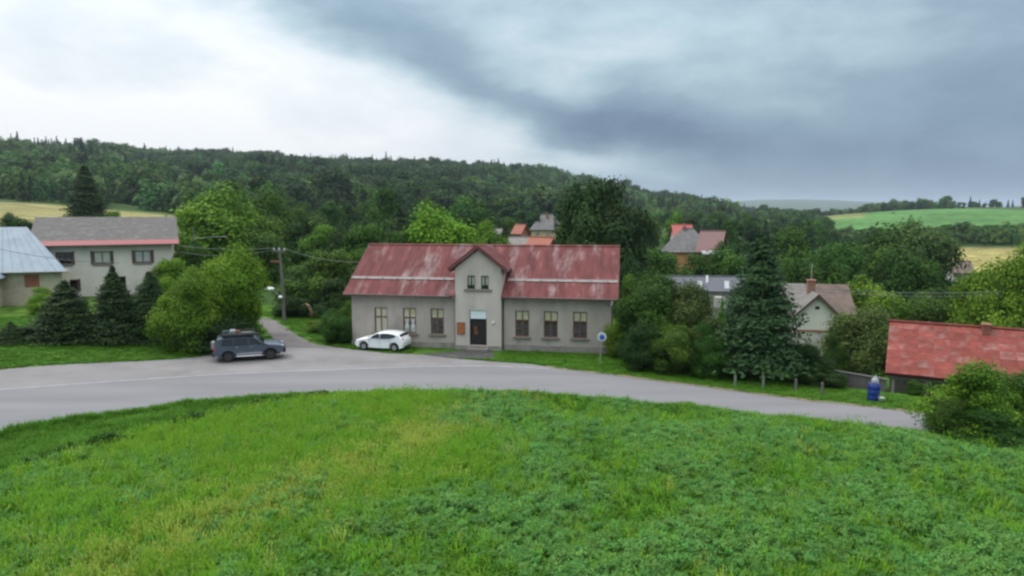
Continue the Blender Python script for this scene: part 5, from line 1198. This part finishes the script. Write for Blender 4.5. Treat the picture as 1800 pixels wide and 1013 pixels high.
T(1228, 522, 56, 60, 'bush', 'leaf_mid', 'green bush before the white wall of the long dark-roofed building')
T(1292, 522, 44, 58, 'bush', 'leaf_dark', 'dark bush just left of the blue spruce before the dark-roofed building')
T(530, 368, 100, 128, 'round', 'leaf_mid', 'mid-green tree directly behind the utility pole top', base=0)
T(505, 392, 80, 105, 'bush', 'leaf_dark', 'dark tree left behind the utility pole top', 'broadleaf_tree', 'tree')
T(560, 398, 90, 100, 'bush', 'leaf_fresh', 'lighter tree right behind the utility pole top', 'broadleaf_tree', 'tree')

# ---- trees of the middle distance, filled in where nothing else stands
KEEP = [(925, 372, 992, 420, 165), (903, 415, 950, 436, 88), (900, 390, 918, 410, 150), (1148, 392, 1250, 452, 112), (1180, 394, 1222, 416, 134), (1220, 400, 1278, 452, 112), (1168, 484, 1310, 520, 80), (1380, 500, 1512, 605, 66),
        (1676, 455, 1706, 482, 150), (0, 345, 300, 392, 300), (1690, 428, 1800, 470, 320), (1480, 372, 1800, 410, 560), (838, 378, 862, 416, 125), (1176, 370, 1200, 396, 175), (1550, 555, 1800, 720, 47), (40, 380, 320, 530, 75)]
def clear(px, ytop, ybot, hw, Y):
    for (a, b_, c, d, yy) in KEEP:
        if Y < yy and px + hw > a and px - hw < c and ytop < d and ybot > b_: return False
    return True
ZONES = [(300, 'beyond the meadow on the left'), (440, 'behind the big round light-green tree'), (610, 'in the slope behind the utility pole'), (760, 'above the left half of the red roof'), (940, 'above the gable of the red roof'), (1120, 'behind the two tall dark trees'), (1280, 'around the orange-walled house'), (1440, 'behind the blue spruce'), (1640, 'behind the cream-gabled house'), (2000, 'beyond the red shed roof')]
def describe(px, Y, kd):
    zn = next(z for lim_, z in ZONES if px < lim_); row = 'nearer' if Y < 115 else 'middle' if Y < 210 else 'farther'
    return ['mid-green broadleaf tree', 'dark broadleaf tree', 'dark conifer'][kd] + ' in the ' + row + ' rows ' + zn, 'wooded middle distance ' + zn
placed = [(x, y, w_ / 2) for x, y, _, _, w_ in TREES]
# an upper bound for the tree tops, read along the photo's skyline of the middle wood
TOPX = [0, 130, 250, 360, 440, 520, 600, 700, 780, 860, 940, 1000, 1120, 1180, 1240, 1320, 1420, 1520, 1620, 1700, 1800]
TOPY = [285, 288, 312, 328, 300, 318, 328, 312, 330, 352, 368, 352, 372, 372, 372, 372, 380, 398, 392, 392, 392]
cnt = 0; tries = 0
g = np.random.default_rng(21)
while cnt < 215 and tries < 9000:
    tries += 1
    px = g.uniform(-30, 1830); Y = math.exp(g.uniform(math.log(72), math.log(430)))
    X = (px - 900) / F * Y
    if px < 300 and Y < 265: continue
    if 300 <= px < 440 and Y < 100: continue
    if px > 1440 and 200 < Y < 345: continue
    if px > 1480 and Y > 390: continue
    Hh = g.uniform(6, 13) * (1.15 if Y > 150 else .9); wd_ = Hh * g.uniform(.62, .95)
    if any((X - a) ** 2 + (Y - b_) ** 2 < (.55 * (wd_ / 2 + c)) ** 2 for a, b_, c in placed): continue
    z0 = hz(X, Y); _, yb = to_px(X, Y, z0); _, yt = to_px(X, Y, z0 + Hh); hw = wd_ / 2 * F / Y
    lim = np.interp(px, TOPX, TOPY) + g.uniform(0, 10)
    if yt < lim:
        zt = at_depth(px, lim, Y)[2]; Hh = zt - z0
        if Hh < 4: continue
        yt = lim; wd_ = min(wd_, Hh * .95); hw = wd_ / 2 * F / Y
    if not clear(px, yt, yb, hw, Y): continue
    if 440 < px < 640 and Y < 78: continue
    kd = g.choice([0, 1, 2], p=[.52, .36, .12])
    lab_, grp_ = describe(px, Y, int(kd))
    sh = 'conifer' if kd == 2 else ('round' if g.random() < .5 else 'bush'); mt = 'needle_dark' if kd == 2 else ('leaf_mid' if kd == 0 else 'leaf_dark')
    T(px, yt, (wd_ if kd < 2 else wd_ * .7) * F / Y, Y, sh, mt, lab_, 'spruce_tree' if kd == 2 else 'broadleaf_tree', 'tree', grp_, lod='mid' if Y < 150 else 'far', base=None if kd == 2 else (.06 if sh == 'round' else 0))
    placed.append((X, Y, wd_ / 2)); cnt += 1
print('mid trees', cnt, tries)

# ---- the far woods: one mass
def forest(name, label, th0, th1, r0, r1, n, hmin, hmax, con, test=None):
    th = np.radians(g.uniform(th0, th1, n)); r = np.sqrt(g.uniform(0, 1, n) * (r1 ** 2 - r0 ** 2) + r0 ** 2)
    X = r * np.sin(th); Y = r * np.cos(th); k = np.ones(n, bool)
    for (px, rr, dr, dt, c) in CLEAR:
        t0 = math.degrees(math.atan((px - 900) / F)); k &= ((r - rr + 45) / (dr * 1.75)) ** 2 + ((np.degrees(th) - t0) / dt) ** 2 > 1
    if test is not None: k &= test(np.degrees(th), r, X, Y)
    X, Y = X[k], Y[k]; n = len(X); H = g.uniform(hmin, hmax, n) * (1 + .30 * vnoise(X, Y, .045, 30)) * np.where(g.random(n) < .15, 1.25, 1)
    stand = vnoise(X, Y, .022, 31) + g.normal(size=n) * .35                # stands of conifers among the broadleaves
    isc = stand > con; tonez = vnoise(X, Y, .014, 35) + g.normal(size=n) * .3
    pick = np.where(isc, 3 + g.integers(0, 2, n), np.where(tonez > .35, 1, np.where(tonez < -.25, 2, g.integers(0, 3, n))))
    wd_ = H * np.where(isc, g.uniform(.42, .6, n), g.uniform(.75, 1.25, n))
    H = np.where(isc, H * 1.22, H)
    protos = [crown_proto('bush', 'tiny', k, mt_) for k, mt_ in ((0, 'leaf_mid'), (1, 'leaf_forest'))] + [crown_proto('round', 'tiny', 2, 'leaf_dark')] + [crown_proto('conifer', 'tiny', k, 'needle_dark') for k in (0, 1)]
    return scatter(name, np.stack([X, Y, h(X, Y) - .6], 1), g.uniform(0, 6.28, n), np.zeros((n, 2)), np.stack([wd_, wd_, H], 1), protos, pick, label, 'forest')
forest('hill_forest', 'mixed forest covering the long hill on the left', -42, 17.5, 330, 1250, 9000, 8, 15, .45, lambda t, r, X, Y: ~((t < -26) & (r < 350)) & ~((t > 15) & (r > 1100)) & ~((t > 7) & (r < 560)))
forest('valley_forest', 'wood filling the valley floor toward the far hills', 7, 24.5, 360, 1700, 3200, 5, 9, .8, lambda t, r, X, Y: ~((t > 20.3) & (r > 640)))
forest('far_hill_forest', 'wooded shoulder of hill running down to the gap', 7, 20, 1250, 1800, 2400, 7, 12, .2, None)
forest('hedgerow_wood', 'dark belt of trees below the far green field', 23.5, 46, 345, 408, 700, 4, 7, 1.2, None)
forest('ridge_wood', 'trees along the far right ridge', 19.5, 46, 870, 1010, 700, 6, 11, .9, lambda t, r, X, Y: (vnoise(X, Y, .02, 33) > .1) | ((r > 970) & (vnoise(X, Y, .01, 34) > -.2)))
forest('field_edge_wood', 'belt of trees at the upper left of the far green field', 19.5, 23.6, 600, 900, 420, 7, 12, .9, lambda t, r, X, Y: ~((t > 20.8) & (t < 27) & (r > 700) & (r < 850)))

# ------------------------------------------------------------------ haze
hb = MB().box(-11500, -11500, -60, 11500, 11500, 190)
m = bpy.data.materials.new('haze_air'); m.use_nodes = True; t = m.node_tree; t.nodes.clear()
pv = t.nodes.new('ShaderNodeVolumePrincipled'); pv.inputs['Color'].default_value = (.72, .82, .95, 1); pv.inputs['Density'].default_value = HAZE; pv.inputs['Anisotropy'].default_value = .2
om = t.nodes.new('ShaderNodeOutputMaterial'); t.links.new(pv.outputs[0], om.inputs['Volume'])
if HAZE: tag(hb.build('haze', m), 'thin blue haze filling the valley air', 'haze', kind='stuff')
